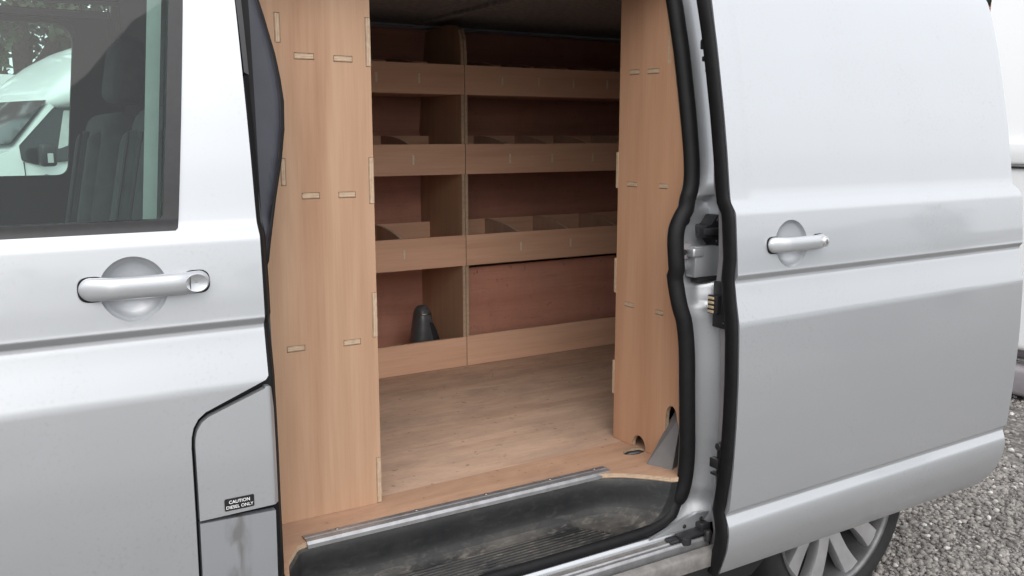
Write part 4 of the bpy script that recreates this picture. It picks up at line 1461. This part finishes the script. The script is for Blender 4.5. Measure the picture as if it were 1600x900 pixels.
def motorhome(label, loc, rz):
    """local: forward = -x, left side = -y, ground z = 0, x = 0 at the foot of the windscreen pillar"""
    t = thing('motorhome', label, 'motorhome', loc, rz, False)
    prof = rounded([(-1.15, .35), (-1.18, .62), (-1.10, .92), (-.55, 1.16), (-.05, 1.30), (.42, 1.83), (.62, 1.93), (1.25, 1.95), (1.25, .35)], [.03, .1, .15, .3, .06, .12, .2, 0, 0])
    obj('cab_body', side_prism(prof, .97, .16, 1.15), WHITEP, t, 35)
    # windscreen lies on the raked front
    sc = lambda z: .97 - .16 * max(0, z - 1.15)
    rows = []
    for q in np.linspace(0, 1, 6):
        x, z = -.045 + .44 * q, 1.335 + .47 * q
        rows.append([(x - .028 - .05 * (1 - w * w), w * (sc(z) - .05), z + .024) for w in np.linspace(-1, 1, 9)])
    obj('windscreen', MB().loft(rows), WINDARK, t, 60)
    win = rounded([(.02, 1.33), (.03, 1.19), (.18, 1.15), (.98, 1.24), (.98, 1.78), (.62, 1.80), (.44, 1.74)], [.02, .03, .03, .05, .05, .08, .05])
    obj('side_window', side_plate(win, .97, .16, 1.15, .004), WINDARK, t)
    wf = rounded([(.005, 1.34), (.015, 1.18), (.175, 1.135), (1.0, 1.225), (1.0, 1.80), (.61, 1.82), (.43, 1.76)], [.02, .03, .03, .05, .05, .08, .05])
    obj('window_surround', side_plate(wf, .97, .16, 1.15, .001), PLASTIC, t)
    obj('window_shade', side_plate(rounded([(.40, 1.30), (.52, 1.34), (.60, 1.72), (.52, 1.72)], .02), .97, .16, 1.15, .007), PALEGREY, t)
    obj('door_seam', side_plate([(.03, 1.17), (.036, 1.17), (.06, .5), (.054, .5)], .97, .16, 1.15, .002), DARKGAP, t)
    obj('door_seam', side_plate([(1.02, 1.85), (1.026, 1.85), (1.03, .5), (1.024, .5)], .97, .16, 1.15, .002), DARKGAP, t)
    obj('door_handle', MB().bbox(.80, .95, -.995, -.965, 1.02, 1.06, .008), PLASTIC, t)
    mb = MB().bbox(.13, .30, -1.19, -1.06, 1.12, 1.36, .04, 3).tube([(.2, -1.08, 1.2), (.2, -.96, 1.2)], .03, 8)
    mi = obj('wing_mirror', mb, PLASTIC, t, 40)
    obj('mirror_indicator', MB().bbox(.19, .25, -1.195, -1.185, 1.16, 1.26, .004), PALEGREY, mi)
    # overcab fairing
    rows = []
    for q, zb, zt, hw in ((0.0, 1.93, 1.97, .72), (.03, 1.88, 2.04, .86), (.10, 1.85, 2.14, .98), (.25, 1.86, 2.28, 1.06), (.48, 1.90, 2.45, 1.10), (.75, 1.93, 2.60, 1.12), (1.05, 1.94, 2.72, 1.13), (1.25, 1.945, 2.76, 1.13)):
        x = .02 + q
        zc, hh = (zb + zt) / 2, (zt - zb) / 2
        rows.append([(x + .33, hw * math.copysign(abs(math.cos(a)) ** .45, math.cos(a)), zc - .14 + hh * math.copysign(abs(math.sin(a)) ** .6, math.sin(a))) for a in [2 * math.pi * k / 28 for k in range(28)]])
    obj('overcab_pod', MB().loft(rows, True, True), WHITEP, t, 50)
    box = MB().bbox(1.50, 5.2, -1.13, 1.13, .55, 2.80, .10, 3)
    obj('living_box', box, WHITEP, t, 40)
    for a in (2.0, 3.8):
        obj('living_window', MB().bbox(a, a + .8, -1.137, -1.12, 1.45, 2.0, .003), WINDARK, t)
    obj('skirt', MB().bbox(1.3, 5.1, -1.08, 1.08, .30, .56, .03), WHITEP, t)
    for y in (-.97, 1.17):
        plain_wheel(t, -.35, y, .34, .34, .2)
        plain_wheel(t, 3.6, y, .34, .34, .2)
    obj('front_bumper', MB().bbox(-1.25, -1.05, -.95, .95, .28, .60, .06, 3), PLASTIC, t, 40)
    for y in (-.85, .62):
        obj('headlight', MB().bbox(-1.17, -1.0, y, y + .25, .72, .96, .03, 3), LAMPW, t, 40)
    # small flower emblem on the door
    for k in range(3):
        obj('door_emblem', MB().lathe([(0, .0), (.028, .0), (.03, -.002)], 14, Matrix.Translation((.20 + .05 * k, -.9745, .98 + .025 * (k % 2))) @ Matrix.Rotation(R(90), 4, 'X')), GREYTRIM, t)
    return t


motorhome('white motorhome with bulging overcab pod, seen through the cab windows', (.34, 10.3, GROUND + .02), R(17))


def cargo_van(label, loc, rz, h=2.5):
    """high-roof white van; local forward = -x, left side = -y"""
    t = thing('cargo_van', label, 'van', loc, rz, False)
    prof = rounded([(-2.9, .28), (-2.95, .62), (-2.85, .95), (-2.2, 1.15), (-1.9, 1.28), (-1.35, 1.95), (-.9, h - .05), (-.2, h), (2.55, h), (2.62, .28)], [.04, .1, .12, .1, .1, .2, .3, .3, .12, .04])
    obj('body', side_prism(prof, .98, .03, 1.05), WHITEP, t, 35)
    rows = []
    for q in np.linspace(0, 1, 5):
        x, z = -1.88 + .50 * q, 1.33 + .60 * q
        rows.append([(x - .02 - .06 * (1 - w * w), w * .86, z + .02) for w in np.linspace(-1, 1, 9)])
    obj('windscreen', MB().loft(rows), WINDARK, t, 60)
    obj('side_window', side_plate(rounded([(-1.75, 1.30), (-.72, 1.30), (-.72, 1.88), (-1.30, 1.88)], .05), .98, .03, 1.05, .004), WINDARK, t)
    for z0, z1, mt in ((1.245, 1.262, DARKGAP),):
        obj('side_groove', side_plate(rect(-.6, 2.56, z0, z1), .98, .03, 1.05, .003), mt, t)
    obj('side_moulding', MB().bbox(-.62, 2.60, -1.012, -.962, 1.275, 1.40, .016, 3), WHITEP, t, 40)
    obj('rear_moulding', MB().bbox(2.585, 2.630, -.96, .96, 1.315, 1.44, .016, 3), WHITEP, t, 40)
    obj('rear_groove', MB().box(2.55, 2.606, -.965, .965, 1.292, 1.304), DARKGAP, t)
    obj('rear_door_seam', MB().box(2.55, 2.6225, -.004, .004, .35, h - .15), DARKGAP, t)
    obj('sill_strip', MB().bbox(-2.1, 2.50, -1.0, 1.0, .20, .42, .04, 3), GREYTRIM, t, 40)
    obj('rear_bumper', MB().bbox(2.5, 2.66, -.985, .985, .03, .195, .03, 3), GREYTRIM, t, 40)
    for y in (-.95, 1.0):
        for x in (-2.1, 1.55):
            plain_wheel(t, x, y - (.0 if y < 0 else 0), .33, .33, .2)
    for y in (-.96, .84):
        obj('tail_lamp', MB().bbox(2.56, 2.66, y, y + .12, .65, 1.2, .02), LAMPRED, t, 40)
    return t


# parked behind: only its rear flank shows past the sliding door
cargo_van('white high-sided van parked behind, partly hidden by the sliding door edge', (5.02 + 2.62, .52, GROUND), R(180), 2.55)
cargo_van('white van at the left picture edge beyond the motorhome', (-1.5, 13.2, GROUND), R(20), 2.3)


# ================================================================== TREES, HOUSE
def leaves(name, clumps, n, size, mat, parent=None, seed=1):
    g = np.random.default_rng(seed)
    ci = g.integers(0, len(clumps), n)
    c = np.array(clumps)[ci]
    d = g.normal(0, 1, (n, 3))
    d /= np.linalg.norm(d, axis=1)[:, None]
    p = c[:, :3] + d * (c[:, 3:4] * (g.random((n, 1)) ** .45)) * np.array([1, 1, .8])
    a = g.normal(0, 1, (n, 3))
    a /= np.linalg.norm(a, axis=1)[:, None]
    b2 = np.cross(a, g.normal(0, 1, (n, 3)))
    b2 /= np.linalg.norm(b2, axis=1)[:, None]
    s = size * g.uniform(.6, 1.4, (n, 1))
    q = np.stack([p - a * s, p + b2 * s * .45, p + a * s, p - b2 * s * .45], 1).reshape(-1, 3)
    me = bpy.data.meshes.new(name)
    me.vertices.add(4 * n)
    me.vertices.foreach_set('co', q.ravel())
    me.loops.add(4 * n)
    me.loops.foreach_set('vertex_index', np.arange(4 * n, dtype=np.int32))
    me.polygons.add(n)
    me.polygons.foreach_set('loop_start', np.arange(0, 4 * n, 4, dtype=np.int32))
    me.update(calc_edges=True)
    at = me.attributes.new('tone', 'FLOAT', 'POINT')
    at.data.foreach_set('value', np.repeat(np.clip(g.normal(.5, .22, n), 0, 1), 4))
    me.materials.append(mat)
    return finish(bpy.data.objects.new(name, me), parent)


def tree(label, loc, h, spread, n, size, mat, seed, group=None):
    t = thing('tree', label, 'tree', loc, 0, False, group)
    g = random.Random(seed)
    tr = MB()
    tr.tube([(0, 0, 0), (.05, .02, h * .25), (-.05, .05, h * .5), (.05, 0, h * .85)], [h * .03, h * .024, h * .016, h * .004], 10)
    clumps = []
    for k in range(26):
        a, rr = g.uniform(0, 6.28), spread * g.random() ** .6
        z = h * g.uniform(.22, 1.0)
        rr *= math.sin(math.pi * min(1, max(.12, (z / h - .1) / 1.0))) * 1.1
        p = (rr * math.cos(a), rr * math.sin(a), z)
        clumps.append((*p, spread * g.uniform(.2, .38)))
        zs_ = max(h * .15, z * .6)
        tr.tube([(0, 0, zs_), (p[0] * .5, p[1] * .5, (zs_ + z) / 2), p], [h * .012, h * .008, h * .002], 6)
    obj('trunk', tr, BARK, t, 60)
    leaves('crown', clumps, n, size, mat, t, seed)
    return t


tree('leafy tree at far left behind the motorhome', (-1.6, 17.0, GROUND), 7.5, 2.4, 9000, .11, LEAF, 3, 'trees behind the motorhome')
tree('leafy tree above the motorhome pod, seen through both cab windows', (1.3, 18.5, GROUND), 8.0, 2.6, 9000, .11, LEAF, 5, 'trees behind the motorhome')
tree('dark evergreen tree in the narrow gap below the brick gable', (20.7, 10.5, GROUND), 4.7, 1.7, 6000, .12, LEAFD, 9)

hs = thing('brick_house', 'red brick house glimpsed in the gap above the far white van', 'house', (29.3, 15.6, GROUND), R(-59.5), False)
obj('wall', MB().box(-5, 5, -.2, 8, 0, 6.2), BRICK, hs)
rf = MB().add([(-5.3, -.6, 6.1), (5.3, -.6, 6.1), (5.3, 3.9, 9.2), (-5.3, 3.9, 9.2), (5.3, 8.4, 6.1), (-5.3, 8.4, 6.1)], [(0, 1, 2, 3), (3, 2, 4, 5), (0, 3, 5), (1, 4, 2), (0, 5, 4, 1)])
obj('roof', rf, ROOFT, hs)
for x in (-3.2, 1.9):
    for z in (1.0, 3.9):
        wn_ = obj('window', MB().bbox(x, x + 1.3, -.26, -.18, z, z + 1.2, .01), PALEGREY, hs)
        obj('pane', MB().box(x + .08, x + 1.22, -.265, -.255, z + .08, z + 1.12), WINDARK, wn_)
obj('door', MB().bbox(-.6, .4, -.26, -.18, 0, 2.1, .01), CABTRIM, hs)

# woodland edge across the yard, behind the viewpoint (seen mirrored in the paint)
cl = []
for k in range(150):
    x = -42 + 84 * rng.random()
    hh = 1.5 + .8 * math.sin(x * .35) + .6 * math.sin(x * .9 + 1)
    cl.append((x, -24 + rng.uniform(-1.5, 1.5), rng.uniform(.3, max(.8, hh)), rng.uniform(.9, 1.6)))
wd = leaves('woodland', cl, 26000, .22, LEAF, None, 21)
tag(wd, 'low woodland edge across the yard, mirrored in the silver paint', 'woodland', kind='stuff')


def parked_car(label, loc, rz):
    """local forward = -x, ground z = 0"""
    t = thing('parked_car', label, 'car', loc, rz, False)
    prof = rounded([(-2.05, .22), (-2.10, .55), (-1.95, .78), (-1.0, .93), (-.35, 1.40), (.2, 1.47), (1.2, 1.42), (1.85, 1.0), (1.98, .85), (1.98, .25)], [.05, .12, .15, .2, .2, .3, .2, .1, .1, .06])
    obj('body', side_prism(prof, .86, .28, .88), DARKCAR, t, 35)
    for s_ in (1, -1):
        w = side_plate(rounded([(-.85, .98), (1.35, .98), (1.05, 1.34), (-.28, 1.36)], .06), .86, .28, .88, .004)
        w.v = [(x, y * s_, z) for x, y, z in w.v]
        obj('side_window', w, WINDARK, t)
    rows = []
    for q in np.linspace(0, 1, 5):
        x, z = -.98 + .60 * q, .95 + .42 * q
        rows.append([(x - .03 * (1 - u_ * u_) - .02, u_ * (.72 - .08 * q), z + .015) for u_ in np.linspace(-1, 1, 7)])
    obj('windscreen', MB().loft(rows), WINDARK, t, 60)
    for y in (-.78, .48):
        obj('headlight', MB().bbox(-2.09, -1.9, y, y + .30, .60, .74, .03, 3), LAMPW, t, 40)
    obj('grille', MB().bbox(-2.12, -2.05, -.40, .40, .56, .68, .01), PLASTIC, t, 40)
    obj('grille_bar', MB().bbox(-2.125, -2.11, -.38, .38, .635, .65, .004), ALLOY, t, 40)
    obj('number_plate', MB().bbox(-2.125, -2.09, -.26, .26, .40, .50, .004), PRINT, t)
    obj('lower_grille', MB().bbox(-2.115, -2.05, -.6, .6, .24, .36, .01), PLASTIC, t, 40)
    for y in (-.84, 1.04):
        for x in (-1.35, 1.25):
            plain_wheel(t, x, y, .31, .31, .2)
    return t


parked_car('dark green car facing the van, seen only mirrored in the sliding door', (7.6, -4.6, GROUND), R(-18))
